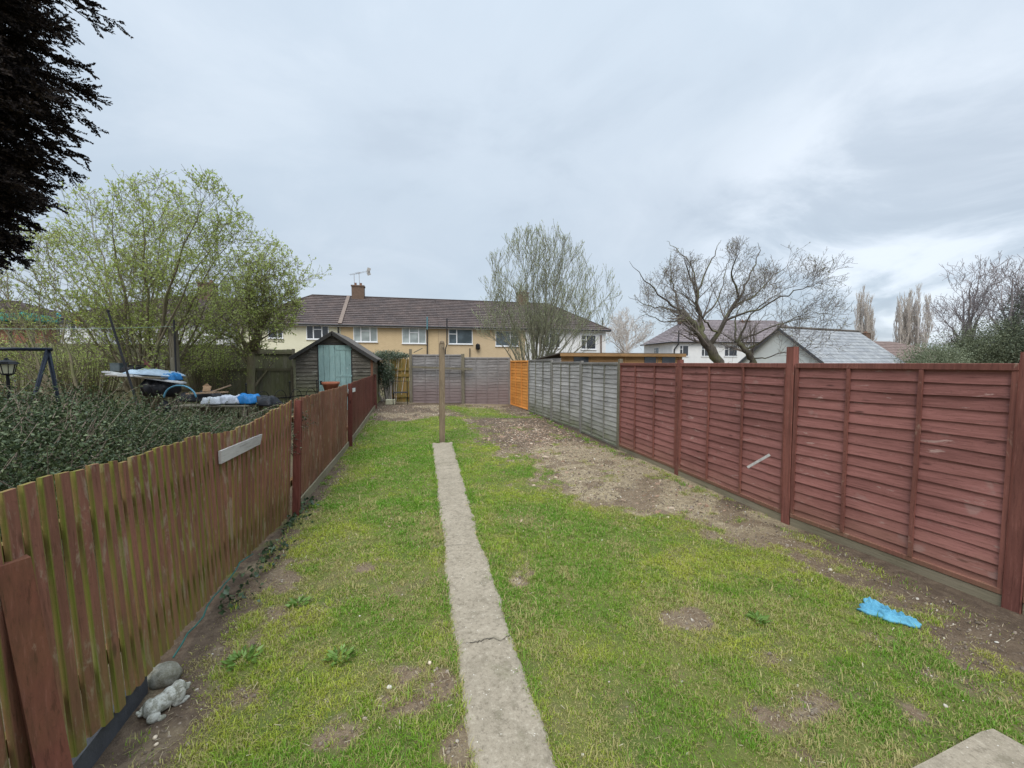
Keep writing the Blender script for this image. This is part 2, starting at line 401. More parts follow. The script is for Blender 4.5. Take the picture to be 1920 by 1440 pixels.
dsoil = m.mix(m.ramp(nf, .55, .72, 0, .6), dsoil, (.24,.19,.15))
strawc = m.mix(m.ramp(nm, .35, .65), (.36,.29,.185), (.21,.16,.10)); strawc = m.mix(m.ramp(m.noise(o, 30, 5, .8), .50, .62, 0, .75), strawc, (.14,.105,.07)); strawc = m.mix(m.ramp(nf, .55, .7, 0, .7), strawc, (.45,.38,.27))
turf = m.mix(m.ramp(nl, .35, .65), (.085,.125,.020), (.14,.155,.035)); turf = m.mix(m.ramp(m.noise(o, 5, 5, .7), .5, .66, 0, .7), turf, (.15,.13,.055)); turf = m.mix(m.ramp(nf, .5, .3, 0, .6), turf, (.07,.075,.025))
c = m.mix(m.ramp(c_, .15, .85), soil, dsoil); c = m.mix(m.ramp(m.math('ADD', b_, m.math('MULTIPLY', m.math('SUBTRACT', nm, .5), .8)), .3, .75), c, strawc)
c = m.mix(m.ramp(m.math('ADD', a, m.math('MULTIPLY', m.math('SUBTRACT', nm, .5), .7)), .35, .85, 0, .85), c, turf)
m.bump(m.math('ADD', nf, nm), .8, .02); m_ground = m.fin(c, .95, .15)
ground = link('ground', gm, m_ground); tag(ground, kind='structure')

# ---- concrete path and patio corner
m = M('worn_concrete'); o = m.obj(); nf = m.noise(o, 120, 4, .8); nm = m.noise(o, 9, 6, .7); nl = m.noise(o, 1.7, 5, .6)
nk = m.noise(o, 34, 5, .75); c = m.mix(m.ramp(nm, .3, .7), (.29,.245,.18), (.215,.18,.13)); c = m.mix(m.ramp(nl, .35, .65, 0, .75), c, (.325,.275,.205)); c = m.mix(m.ramp(nk, .5, .66, 0, .75), c, (.145,.12,.085)); c = m.mix(m.ramp(nk, .46, .34, 0, .6), c, (.40,.35,.27)); c = m.mix(m.ramp(m.noise(o, 4.5, 5, .7), .56, .68, 0, .7), c, (.17,.145,.10))
c = m.mix(m.ramp(nl, .42, .3, 0, .5), c, (.18,.17,.10))
c = m.mix(m.ramp(nf, .58, .72, 0, .7), c, (.48,.43,.35)); c = m.mix(m.ramp(nf, .42, .3, 0, .8), c, (.11,.09,.065))
vo = m.node('ShaderNodeTexVoronoi', feature='DISTANCE_TO_EDGE'); wv = m.node('ShaderNodeVectorMath', operation='ADD'); m.L(o, wv.inputs[0])
nz = m.noise(o, 1.3, 3, .5, 0, True); m.L(nz, wv.inputs[1]); m.L(wv.outputs[0], vo.inputs['Vector']); vo.inputs['Scale'].default_value = .55
c = m.mix(m.math('MULTIPLY', m.ramp(vo.outputs['Distance'], .0, .004, .6, 0), m.ramp(nl, .48, .6)), c, (.10,.085,.06))
vp = m.node('ShaderNodeTexVoronoi'); m.L(o, vp.inputs['Vector']); vp.inputs['Scale'].default_value = 26
c = m.mix(m.ramp(vp.outputs['Distance'], .05, .12, .7, 0), c, (.72,.68,.60))
m.bump(m.math('ADD', m.math('MULTIPLY', nf, .6), nm), .5, .008); m_conc = m.fin(c, .9, .2)
N = 420; yy = np.linspace(.9, PATH_END, N); V = []; F = []
K = 12
for i, y in enumerate(yy):
    l = np.interp(y, PLY, PLX) + .05*(vnoise(np.array([y*3.1]), np.array([.3]))[0]-.5) + .02*(vnoise(np.array([y*23.]), np.array([7.3]))[0]-.5)+.008*(vnoise(np.array([y*61.]), np.array([7.3]))[0]-.5)
    r = np.interp(y, PRY, PRX) + .05*(vnoise(np.array([y*3.7]), np.array([3.3]))[0]-.5) + .022*(vnoise(np.array([y*21.]), np.array([1.3]))[0]-.5)+.008*(vnoise(np.array([y*57.]), np.array([2.3]))[0]-.5)
    for k in range(K+1):
        x = l + (r-l)*k/K; e = 0 if 0 < k < K else -.03
        yo = y + (.05*math.sin(k*1.3) if i == N-1 else 0)
        V.append((x, yo, zgf(x, y) + .016 + e + .004*(vnoise(np.array([x*5]), np.array([y*5]))[0]-.5)))
for i in range(N-1):
    for k in range(K): F.append((i*(K+1)+k, i*(K+1)+k+1, (i+1)*(K+1)+k+1, (i+1)*(K+1)+k))
pm = mesh_np('path', V, [np.array(F)], smooth=True)
pth = link('path', pm, m_conc); tag(pth, kind='structure')
m_crack = bpy.data.materials.new('dark_crack'); m_crack.use_nodes = True; m_crack.node_tree.nodes['Principled BSDF'].inputs['Base Color'].default_value = (.05,.042,.03,1); m_crack.node_tree.nodes['Principled BSDF'].inputs['Roughness'].default_value = 1
for pts_, wd_ in (([(876,1208),(893,1206),(908,1201),(924,1198),(938,1203),(950,1195),(965,1190)], .005), ([(826,1022),(850,1024),(872,1021),(905,1018)], .004), ([(930,1162),(961,1158),(964,1176)], .004), ([(846,1160),(858,1196),(852,1226)], .003)):
    V_ = []; q_ = []
    for (xa, ya), (xb, yb) in zip(pts_[:-1], pts_[1:]):
        for k in range(5): q_.append(PZ(xa+(xb-xa)*k/5+random.uniform(-1.2, 1.2), ya+(yb-ya)*k/5+random.uniform(-1.5, 1.5), .02))
    for k, p_ in enumerate(q_):
        w_ = wd_*random.uniform(.3, 1)*(1 if 1 < k < len(q_)-2 else .3); V_ += [(p_.x, p_.y-w_, zgf(p_.x, p_.y)+.0215), (p_.x, p_.y+w_, zgf(p_.x, p_.y)+.0215)]
    me_ = bpy.data.meshes.new('crack'); me_.from_pydata(V_, [], [(2*k, 2*k+2, 2*k+3, 2*k+1) for k in range(len(q_)-1)]); link('crack', me_, m_crack, pth)
pc = [PZ(*p, .03) for p in [(1690,1450),(1745,1422),(1838,1372),(1862,1366),(1893,1383),(1945,1412),(2200,1560),(1900,1800),(1600,1500)]]
mb = MB(); top = [(p.x, p.y, .03) for p in pc]; n = len(pc)
mb.add(top + [(x, y, -.06) for x, y, _ in top], [tuple(range(n-1, -1, -1))] + [(i, (i+1) % n, n+(i+1) % n, n+i) for i in range(n)])
me = mb.mesh('patio'); 
tag(link('patio', me, m_conc), kind='structure')

# ---- grass blades
def blades(area, dens, seed):
    r = np.random.default_rng(seed); x0, x1, y0, y1 = area
    n = int((x1-x0)*(y1-y0)*dens); x = r.uniform(x0, x1, n); y = r.uniform(y0, y1, n)
    g, s, d = cover(x, y)
    clump = sstep(.30, .62, fbm(x, y, 14, 3, 90))
    keep = r.random(n) < np.clip(g*(.45+.75*clump), 0.02, 1)
    pl, prr = np.interp(y, PLY, PLX), np.interp(y, PRY, PRX)
    en = .05*vnoise(y*17, x*0)+.03*vnoise(y*47, x*0); keep &= ~((x > pl+en) & (x < prr-en) & (y < PATH_END))
    keep &= x > np.interp(y, FENCE_Y, FENCE_X)+.02
    keep &= (x < 4.12) & (x < 4.12 - .06*np.clip(y-10, 0, 9))
    pq = [(p.x, p.y) for p in pc]; ins = np.zeros(n, bool); j = len(pq)-1
    for i in range(len(pq)):
        xi, yi = pq[i]; xj, yj = pq[j]
        ins ^= ((yi > y) != (yj > y)) & (x < (xj-xi)*(y-yi)/(yj-yi+1e-12)+xi); j = i
    keep &= ~ins
    return x[keep], y[keep], g[keep], s[keep], clump[keep]
parts = [blades((-1.5, 4.15, .9, 3.2), 30000, 1), blades((-1.5, 4.15, 3.2, 5.5), 17000, 2), blades((-1.5, 4.15, 5.5, 9), 6500, 3), blades((-1.5, 4.0, 9, 15.3), 2800, 4)]
rt = np.random.default_rng(99); tx_, ty_ = [], []   # longer tufts at the fence feet and round the post
for k in range(150):
    yt = rt.uniform(1.6, 13); xt = (np.interp(yt, FENCE_Y, FENCE_X)+rt.uniform(.05, .22)) if rt.random() < .5 else (4.08-.06*max(0, yt-10)-rt.uniform(.02, .2)); m_ = rt.integers(12, 45); tx_.append(xt+rt.normal(0, .035, m_)); ty_.append(yt+rt.normal(0, .05, m_))
tx_ = np.concatenate(tx_); ty_ = np.concatenate(ty_); parts.append((tx_, ty_, np.ones(len(tx_)), np.zeros(len(tx_)), np.full(len(tx_), 2.2)))
x, y, g, s, cl_ = [np.concatenate(q) for q in zip(*parts)]; n = len(x)
r = np.random.default_rng(5)
far = np.clip((y-2)/8, 0, 1)
edge = np.exp(-(np.minimum(np.abs(x-np.interp(y, PLY, PLX)), np.abs(x-np.interp(y, PRY, PRX)))/.05)**2)*(y < PATH_END)
lush = sstep(.42, .60, .65*fbm(x, y, 1.1, 4, 61)+.35*fbm(x, y, 5, 3, 62)+.10*(y > 6)); weed = r.random(n) < .012
h = np.exp(r.normal(-4.28, .40, n)).clip(.005, .035)*(.65+.5*cl_+.35*lush+.35*edge)*np.clip(.45+g, .4, 1.1)*np.where(weed, 1.9, 1)
wd = r.uniform(.0011, .0025, n)*(1+2.4*far)*np.where(weed, 1.6, 1)
th = r.uniform(0, 2*np.pi, n); lean = r.uniform(.2, 1.25, n)
cx, cy = np.cos(th), np.sin(th); z = zg(x, y) - .003
px_, py_ = -cy, cx
V = np.zeros((n, 5, 3)); 
V[:, 0] = np.stack([x-px_*wd, y-py_*wd, z], -1); V[:, 1] = np.stack([x+px_*wd, y+py_*wd, z], -1)
mx = h*.45*lean*.5; V[:, 2] = np.stack([x+cx*mx+px_*wd*.8, y+cy*mx+py_*wd*.8, z+h*.55], -1); V[:, 3] = np.stack([x+cx*mx-px_*wd*.8, y+cy*mx-py_*wd*.8, z+h*.55], -1)
tx = h*lean*.95; V[:, 4] = np.stack([x+cx*tx, y+cy*tx, z+h*(1.0-.28*lean)], -1)
ix = np.arange(n)*5
yel = np.clip((fbm(x, y, 1.3, 4, 81)-.5)*3.2+.42+.5*(fbm(x, y, 7, 3, 83)-.5) + r.normal(0, .22, n) - .35*lush - .45*edge + .5*(1-g), 0, 1)
straw = (r.random(n) < np.clip(.12 + .12*(y < 5) + .5*(1-g) + .5*s + .38*sstep(.48, .64, fbm(x, y, 2.6, 4, 19))*(y < 8), 0, .8)).astype(float)
Cc = np.repeat(np.stack([yel, straw, lush*r.uniform(.5, 1, n)], -1), 5, 0)
gme = mesh_np('grass', V.reshape(-1, 3), [np.stack([ix, ix+1, ix+2, ix+3], -1), np.stack([ix+3, ix+2, ix+4], -1)], Cc)
m = M('lawn_grass_blades'); a, b_, c_ = m.attr()
c = m.mix(a, (.15,.29,.022), (.40,.44,.055)); c = m.mix(m.ramp(c_, .3, 1, 0, .55), c, (.125,.30,.016)); c = m.mix(b_, c, (.42,.37,.15))
m.fin(c, .55, .35); tr = m.node('ShaderNodeBsdfTranslucent'); m.set(tr.inputs[0], c); mx_ = m.node('ShaderNodeMixShader'); mx_.inputs[0].default_value = .35
m.L(m.b.outputs[0], mx_.inputs[1]); m.L(tr.outputs[0], mx_.inputs[2]); m.L(mx_.outputs[0], m.out.inputs['Surface'])
go = link('grass', gme, m.m); tag(go, kind='stuff', label='short patchy lawn grass growing on both sides of the concrete path', cat='grass')
print('blades', n)

# ---- small litter: stones, chips, dry leaves, straw stalks
def inlawn(r, n, x0=-1.3, x1=4.0, y0=1.1, y1=14.8):
    return r.uniform(x0, x1, n), r.uniform(y0, y1, n)
r = np.random.default_rng(77)
def scatter(name, n, size, fn, mat, flat, label, cat, sides=6, seed=1):
    r = np.random.default_rng(seed); x, y = inlawn(r, n*6); p = fn(x, y); k = r.random(len(x)) < p; x, y = x[k][:n], y[k][:n]; n = len(x)
    s = size*np.exp(r.normal(0, .45, n)); a0 = r.uniform(0, 6.28, n); el = r.uniform(.5, 1, n); tl = r.normal(0, .25, (n, 2))
    V = []; z = zg(x, y)
    for lev, (rr, hh) in enumerate(((1, 0), (.8, flat), (0.01, flat*1.25))):
        for j in range(sides):
            t = a0 + j*2*np.pi/sides; q = r.uniform(.75, 1.1, n)
            dx, dy = np.cos(t)*s*rr*q, np.sin(t)*s*rr*el*q
            V.append(np.stack([x+dx, y+dy, z+.002+hh*s+tl[:, 0]*dx+tl[:, 1]*dy], -1))
    V = np.stack(V, 1); ix = np.arange(n)*sides*3; F = []
    for l in range(2):
        for j in range(sides): F.append(np.stack([ix+l*sides+j, ix+l*sides+(j+1) % sides, ix+(l+1)*sides+(j+1) % sides, ix+(l+1)*sides+j], -1))
    C = np.repeat(r.random((n, 3)), sides*3, 0)
    tag(link(name, mesh_np(name, V.reshape(-1, 3), [np.concatenate(F)], C), mat), label, cat, kind='stuff')
scatter('gravel', 1900, .0055, lambda x, y: .03 + .5*(1-cover(x, y)[0]), leafmat('pale_stone_chips', (.30,.26,.21), (.45,.40,.33), (.60,.57,.50), .8, 0), .55, 'small pale stones and chips scattered on the bare soil', 'gravel', seed=11)
scatter('soil_clods', 12000, .0065, lambda x, y: np.clip(1.1*(1-cover(x, y)[0])-.3, 0, 1), leafmat('soil_clods', (.10,.075,.055), (.19,.15,.11), (.27,.22,.17), .95, 0), .7, 'loose brown clods of earth on the bare strip by the fences', 'soil', seed=12)
scatter('leaf_litter', 7000, .015, lambda x, y: np.exp(-(((x-2.9)/1.0)**2+((y-9.5)/1.5)**2))*1.0 + .10*(1-cover(x, y)[0])*(y > 4), leafmat('dry_leaves', (.22,.13,.08), (.36,.25,.17), (.52,.42,.31), .8, .1), .25, 'dry brown leaves and wood chips spread over the bare patch by the grey fence', 'leaf litter', 5, seed=13)
# straw stalks
r = np.random.default_rng(14); x, y = inlawn(r, 42000); g, s, d = cover(x, y); k = r.random(len(x)) < np.clip(.05+.7*s+.25*(1-g)*(y < 9), 0, 1); x, y = x[k], y[k]; n = len(x)
inp = (x > np.interp(y, PLY, PLX)) & (x < np.interp(y, PRY, PRX)) & (y < PATH_END); x, y = x[~inp], y[~inp]; n = len(x)
L_ = r.uniform(.012, .034, n); t = r.uniform(0, 6.28, n); wdt = r.uniform(.0007, .0015, n)*(1+y*.12); z = zg(x, y); zt = r.uniform(.002, .02, n)
V = np.stack([np.stack([x-np.sin(t)*wdt, y+np.cos(t)*wdt, z+.006], -1), np.stack([x+np.sin(t)*wdt, y-np.cos(t)*wdt, z+.006], -1), np.stack([x+np.cos(t)*L_+np.sin(t)*wdt, y+np.sin(t)*L_-np.cos(t)*wdt, z+.006+zt], -1), np.stack([x+np.cos(t)*L_-np.sin(t)*wdt, y+np.sin(t)*L_+np.cos(t)*wdt, z+.006+zt], -1)], 1)
tag(link('dry_straw', mesh_np('dry_straw', V.reshape(-1, 3), [np.arange(n*4).reshape(n, 4)], np.repeat(r.random((n, 3)), 4, 0)), leafmat('dead_straw', (.34,.27,.17), (.48,.40,.27), (.56,.50,.36), .8, .2)), 'dead straw coloured grass lying over the worn patches of lawn', 'dry grass', kind='stuff')
# ------------------------------------------------------------------ fences
def rr(a, b): return random.uniform(a, b)
def lap_boards(w, h, nb, wav=.007, segs=10, thick=.008, gapz=0.0, t0=0.0, jit=.004, alg=0):
    """horizontal overlapping boards: x along, y towards -y = garden side, z up"""
    mb = MB(); p = h/nb
    for i in range(nb):
        z0 = i*p - .012; z1 = (i+1)*p + .006; seed = rr(0, 100); rc = rr(0, 1); a = rr(-jit, jit)*.8
        vs = []; fs = []; cs = []
        for k in range(segs+1):
            x = w*k/segs
            wz = wav*(math.sin(seed+x*3.1)+.6*math.sin(seed*2+x*7.7)) + a*(x/w-.5)
            if i == 0: wz = 0
            yb = -.020 + .003*math.sin(seed*3+x*4)
            vs += [(x, yb, z0+wz), (x, yb+thick, z0+wz), (x, .004, min(z1, h)), (x, -.004, min(z1, h))]
            ag = alg*max(0, 1-z0/(.45*h))*rr(.4, 1)
            cs += [(rc, ag, 0)]*4
        for k in range(segs):
            for j in range(4): fs.append((k*4+j, (k+1)*4+j, (k+1)*4+(j+1) % 4, k*4+(j+1) % 4))
        fs += [(0,1,2,3), (segs*4+3, segs*4+2, segs*4+1, segs*4)]
        mb.add(vs, fs, cs)
    return mb
def lap_panel(parent, A, B, h, nb, nbat, mat, mat_b, zb, label=None, capw=.045, wav=.006, alg=0, gravel=None, bow=0):
    """A,B ground points at the two posts (garden side); zb base height; returns the part"""
    A, B = Vector((A[0], A[1], 0)), Vector((B[0], B[1], 0)); d = B-A; w = d.length; rz = math.atan2(d.y, d.x)
    mb = lap_boards(w, h-.04, nb, wav, alg=alg)
    pan = mb.build('lap_panel', mat, parent, (A.x, A.y, zb), rz)
    if label: pan['label'] = label
    f = MB()
    f.box((0, -.040, h-.055), (w, .020, h), (rr(0,1), 0, 0), bev=.004)     # top rail
    f.box((0, -.037, -.01), (w, .018, .035), (rr(0,1), alg*.6, 0), bev=.004)
    for x0 in (0, w-.035): f.box((x0, -.034, .035), (x0+.035, .018, h-.055), (rr(0,1), alg*.3, 0))
    f.build('panel_frame', mat_b, pan)
    for k in range(nbat):
        x = w*(k+1)/(nbat+1) + rr(-.02, .02); b = MB()
        b.beam((x, -.032, .035), (x+rr(-.012, .012), -.032, h-.055), .03, .018, up=(0,1,0), col=(rr(0,1), alg*.3, 0), segs=6, wob=.002)
        for zz_ in np.arange(.12, h-.1, .107): b.tube([(x, -.0415, zz_), (x, -.0435, zz_)], .004, 6)
        b.build('batten', mat_b, pan)
    if gravel is not None:
        g = MB(); g.box((0, -.030, -.15), (w, .0, -.012), (rr(0,1), .15, 0), bev=.004); g.build('gravel_board', gravel, parent, (A.x, A.y, zb), rz)
    return pan
def square_post(parent, p, ztop, w, mat, zbot=None, lean=(0, 0), name='post', rz=0, label=None, point=False):
    zb = (zgf(p[0], p[1])-.15) if zbot is None else zbot
    mb = MB(); h = ztop-zb; c = (rr(0,1), 0, 0); b = .006; w2 = w/2; vs = []
    segs = 5
    for k in range(segs+1):
        t = k/segs; ox, oy = lean[0]*t + rr(-.002, .002), lean[1]*t
        ww = w2 if k < segs else w2-.004
        for sx, sy in ((-1,-1),(1,-1),(1,1),(-1,1)):
            for q in ((0,1),(1,0)) if sx*sy < 0 else ((1,0),(0,1)):
                vs.append((ox+sx*(ww-b*q[0]), oy+sy*(ww-b*q[1]), h*t))
    fs = [tuple(range(7,-1,-1)), tuple(range(segs*8, segs*8+8))]
    for k in range(segs):
        for j in range(8): fs.append((k*8+j, k*8+(j+1) % 8, k*8+8+(j+1) % 8, k*8+8+j))
    mb.add(vs, fs, c)
    o = mb.build(name, mat, parent, (p[0], p[1], zb), rz)
    if label: o['label'] = label
    return o

# right-hand boundary, post positions measured near to far
RP = [P(1900,1165,2.86), P(1476,988,4.47), P(1271,893,6.43), P(1161,843,8.34), P(1090,811,10.3), P(1035,790,11.98), P(992,772,13.96), P(957,757,15.85)]
d0 = (RP[0]-RP[1]); d0.z = 0; RP = [RP[0]+d0.normalized()*1.92] + RP
RP = [(p.x, p.y) for p in RP]
t = empty('lap_fence', (RP[1][0], RP[1][1], 0), 'dark red stained overlap panel fence running along the right side of the lawn', 'fence')
for i in range(4):
    A, B = RP[i+1], RP[i]           # left to right seen from the garden
    # the garden is on the -x side: order so that local -y faces it
    zb = .10 if i else .10
    dx = Vector((A[0]-B[0], A[1]-B[1])).normalized()
    lb = [None, 'nearest large red panel with scuffs and pale scratches', 'red panel with a loose pale slat hanging from it', 'red panel faded to grey at the bottom left'][i]
    lap_panel(t, (A[0]-dx.x*.045, A[1]-dx.y*.045), (B[0]+dx.x*.045, B[1]+dx.y*.045), 1.745, 16, 2, m_red_lap, m_red_post, zb, lb, gravel=m_gravel_wood, wav=.004)
square_post(t, RP[1], 1.93, .10, m_red_post, lean=(.01, 0), rz=.05)
square_post(t, RP[2], 2.03, .095, m_red_post, lean=(.01, .02), rz=.1, label='red post standing taller than the panels')
square_post(t, RP[3], 1.90, .085, m_red_post, rz=.05)
sl_ = MB(); a_, b2 = P(1408,876,4.70), P(1450,852,4.56)
off = Vector((-.05, 0, 0)); sl_.beam(a_+off, b2+off, .03, .006, up=(1,0,0)); sl_.build('loose_slat', m_greybd, t, (0,0,0))
t2 = empty('lap_fence', (RP[4][0], RP[4][1], 0), 'weathered silver grey overlap panel fence between the red panels and the orange one', 'fence')
for i in range(4, 7):
    A, B = RP[i+1], RP[i]; dx = Vector((A[0]-B[0], A[1]-B[1])).normalized()
    zb = .5*(zgf(*A)+zgf(*B)) + .02 + (.05 if i == 5 else .03)
    top = [1.86, 1.88, 1.95][i-4]
    lap_panel(t2, (A[0]-dx.x*.04, A[1]-dx.y*.04), (B[0]+dx.x*.04, B[1]+dx.y*.04), top-zb, 17, 2, m_grey_lap, m_grey_batten, zb, wav=.009, alg=.9)
square_post(t2, RP[4], 1.93, .085, m_post_wood, label='pale green brown post where red meets grey')
square_post(t2, RP[5], 1.90, .08, m_grey_batten); square_post(t2, RP[6], 1.93, .08, m_grey_batten); square_post(t2, RP[7], 1.96, .06, m_grey_batten)
A, B = RP[8], RP[7]; zb = .5*(zgf(*A)+zgf(*B))+.03
t3 = empty('orange_fence_panel', (A[0], A[1], 0), 'bright orange new overlap fence panel in the far right corner', 'fence panel')
lap_panel(t3, (A[0]+.02, A[1]-.05), (B[0]-.01, B[1]+.05), 1.93-zb, 16, 2, m_orange, m_orange, zb, wav=.004)

# back fence
L0, L1 = P(771,753,15.25), P(868,755,15.55); L2 = P(957,757,15.85)
t4 = empty('lap_fence', (L0.x, L0.y, 0), 'violet grey weathered overlap fence closing the far end of the garden', 'fence')
for A, B, tp, zo in ((L0, L1, 2.17, .02), (L1, L2, 2.06, .0)):
    d = (B-A).normalized(); zb = min(zgf(A.x, A.y), zgf(B.x, B.y))+.02+zo
    lap_panel(t4, (A.x+d.x*.05, A.y), (B.x-d.x*.05, B.y), tp-zb, 16, 3, m_back_lap, m_back_lap, zb, wav=.012)
square_post(t4, (L0.x, L0.y-.02), 2.37, .11, m_post_wood); square_post(t4, (L1.x, L1.y-.03), 2.19, .13, m_post_wood); square_post(t4, (L2.x-.04, L2.y-.02), 2.06, .07, m_grey_batten)
mb = MB(); mb.beam(P(773,688,15.1), P(886,692,15.35), .03, .075, segs=5, wob=.004); mb.build('rail', m_post_wood, t4, (0,0,0))
mb = MB(); mb.beam(P(776,661,15.2), P(792,653,15.4), .03, .03, segs=2); mb.build('broken_strut', m_post_wood, t4, (0,0,0))

# ---- left picket fence (near part leans outward)
def near(pt, pb, zb):
    b = PZ(pb[0], pb[1], zb); tt = PY(pt[0], pt[1], b.y); return b, tt
S = [near((89,895),(153,1404),.16), near((183,872),(234,1316),.15), near((225,865),(275,1266),.14), near((390,812),(413,1096),.06), near((440,807),(445,1060),.05),
     near((546,752),(541,968),.03), near((649,722),(648,838),.05)]
b, tt = PZ(702,773,.17), None; S.append((b, PY(700,703,b.y)))
SY = np.array([s[0].y for s in S])
def sec(y):
    f = lambda g: float(np.interp(y, SY, [g(s) for s in S]))
    if y < SY[0]:
        k = (SY[0]-y)
        return Vector((f(lambda s: s[0].x), y, .16)), Vector((f(lambda s: s[1].x)-.01*k, y, f(lambda s: s[1].z)-.005*k))
    return Vector((f(lambda s: s[0].x), y, f(lambda s: s[0].z))), Vector((f(lambda s: s[1].x), y, f(lambda s: s[1].z)))
print('fence secs', [(round(s[0].x,2), round(s[0].y,2), round(s[0].z,2), round(s[1].x,2), round(s[1].z,2)) for s in S])
pf = empty('picket_fence', (-1.46, 5.2, 0), 'leaning red picket fence with green algae along the left side of the lawn', 'fence')
def pales(y0, y1, alg, red, mat, label=None, pitch=.080, wd=.055, gapvar=.004):
    mb = MB(); y = y0
    while y < y1-.03:
        p = pitch + rr(-gapvar, gapvar); b, tt = sec(y+.03); b2_, t2_ = sec(y+.03+wd)
        th = .017; tz = rr(-.012, .014); a = alg(y)
        dz = Vector((0, 0, tz)); bz = Vector((0, 0, rr(-.015, .01)))
        sk = rr(-.004, .004); out = Vector((rr(0, .004), 0, 0)); rc = rr(0, 1); tw = rr(-.006, .006)
        n = 6; vs = []; cs = []
        for k in range(n+1):
            f = k/n; q1 = (b+bz).lerp(tt+dz, f)+out; q2 = (b2_+bz).lerp(t2_+dz, f)+out; q2.y += sk*f; q1.x += tw*(1-f)
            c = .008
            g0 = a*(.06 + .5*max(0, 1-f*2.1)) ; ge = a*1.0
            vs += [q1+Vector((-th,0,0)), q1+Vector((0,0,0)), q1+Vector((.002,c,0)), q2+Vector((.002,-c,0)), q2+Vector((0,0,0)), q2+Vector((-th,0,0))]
            cs += [(rc,ge*.55,0),(rc,ge,0),(rc,g0*.9,0),(rc,g0*.9,0),(rc,ge,0),(rc,ge*.55,0)]  # edge algae, weakened at the rear vertices to paint shade into the gaps
        fs = []
        for k in range(n):
            for j in range(6): fs.append((k*6+j, k*6+(j+1) % 6, (k+1)*6+(j+1) % 6, (k+1)*6+j))
        fs += [tuple(range(5,-1,-1)), tuple(range(n*6, n*6+6))]
        mb.add(vs, fs, cs); y += p
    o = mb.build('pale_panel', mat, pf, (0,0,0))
    if label: o['label'] = label
posts_y = [S[0][0].y-.15, 5.19, 9.16, S[-1][0].y]
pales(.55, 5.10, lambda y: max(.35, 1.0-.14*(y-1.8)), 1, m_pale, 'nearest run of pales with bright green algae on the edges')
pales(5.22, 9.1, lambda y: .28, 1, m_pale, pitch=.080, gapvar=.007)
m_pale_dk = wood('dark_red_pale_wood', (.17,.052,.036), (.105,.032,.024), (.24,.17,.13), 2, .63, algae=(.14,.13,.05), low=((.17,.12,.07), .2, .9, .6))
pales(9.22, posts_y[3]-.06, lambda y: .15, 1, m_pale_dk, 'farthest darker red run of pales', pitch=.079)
for (ya, yb, zf) in ((.6, 5.15, .22), (.6, 5.15, .8), (5.2, 9.15, .25), (5.2, 9.15, .82), (9.2, posts_y[3], .25), (9.2, posts_y[3], .82)):
    mb = MB(); n = 8; pts = []
    for k in range(n+1):
        b, tt = sec(ya+(yb-ya)*k/n); q = b.lerp(tt, zf); pts.append(q+Vector((-.045, 0, 0)))
    for k in range(n): mb.beam(pts[k], pts[k+1], .038, .075, col=(.4, .5, 0))
    mb.build('rail', m_pale, pf, (0,0,0))
b, tt = sec(5.15); square_post(pf, (b.x+.055, 5.17), tt.z+.0, .075, m_nearpost, lean=(tt.x-b.x, 0))
b, tt = sec(9.16); square_post(pf, (b.x+.055, 9.16), tt.z+.02, .08, m_nearpost, lean=(tt.x-b.x, 0))
b, tt = sec(posts_y[3]); square_post(pf, (b.x+.04, posts_y[3]), tt.z+.02, .09, m_red_post, lean=(0, 0))
q0, q1 = P(99,1440,1.45), P(20,1052,1.45); dq = (q0-q1)/(q1.z-q0.z)*-1
mb = MB(); qb = q0 + (q0-q1)*((q0.z+.1)/(q1.z-q0.z))
mb.beam(qb, q1, .085, .085, up=(.72,-.69,0), col=(.3,.12,0), segs=3, wob=.001); o = mb.build('post', m_nearpost, pf, (0,0,0)); o['label'] = 'nearest red post in front of the pales'
# bottom boards in front of the far panels
mb = MB(); pts = []
for y in np.linspace(5.25, posts_y[3], 12):
    b, tt = sec(y); pts.append(Vector((b.x+.03, y, zgf(b.x, y)+.055)))
for k in range(11): mb.beam(pts[k], pts[k+1], .022, .12, col=(rr(0,1), .25, 0))
mb.build('gravel_board', m_gravel_wood, pf, (0,0,0))
# grey concrete board at the near end
mb = MB(); pts = [PZ(150,1452,.07), PZ(213,1370,.08), PZ(262,1300,.08)]
d = (pts[2]-pts[0]).normalized(); pts[0] = pts[0]-d*.8
mb.beam(pts[0]-Vector((.03,0,.02)), pts[2]+d*.1-Vector((.03,0,.02)), .03, .15, col=(.5,0,0), segs=4, wob=.001)
m_slate = plain('dark_grey_concrete_board', (.075,.078,.085), .7, .3, 9, bump=.3)
o = mb.build('gravel_board', m_slate, pf, (0,0,0)); o['label'] = 'dark grey board under the nearest pales'
# things fixed on the fence
m_sign = plain('white_weathered_plate', (.72,.73,.72), .5, .1)
def on_fence(pts, thick, mat, name, label, cat):
    mb = MB(); q = []
    for px, py in pts:
        lo, hi = .9, 14.0
        for _ in range(40):
            y = .5*(lo+hi); p = PY(px, py, y); b, tt = sec(y); f = (p.z-b.z)/(tt.z-b.z); xf = b.x+(tt.x-b.x)*f+.006
            if p.x > xf: lo = y
            else: hi = y
        q.append(PY(px, py, y))
    q = [v+Vector((.004, 0, 0)) for v in q]
    vs = q + [v+Vector((thick, 0, 0)) for v in q]
    mb.add(vs, [(0,1,2,3), (7,6,5,4), (0,4,5,1), (1,5,6,2), (2,6,7,3), (3,7,4,0)])
    c = sum(q, Vector())/4
    o = mb.build(name, mat, None, (0,0,0)); o.data.transform(Matrix.Translation(-c)); o.location = c
    tag(o, label, cat); return o
m_bd = wood('silver_board_long', (.44,.41,.38), (.35,.32,.30), (.5,.47,.44), 1, .6)
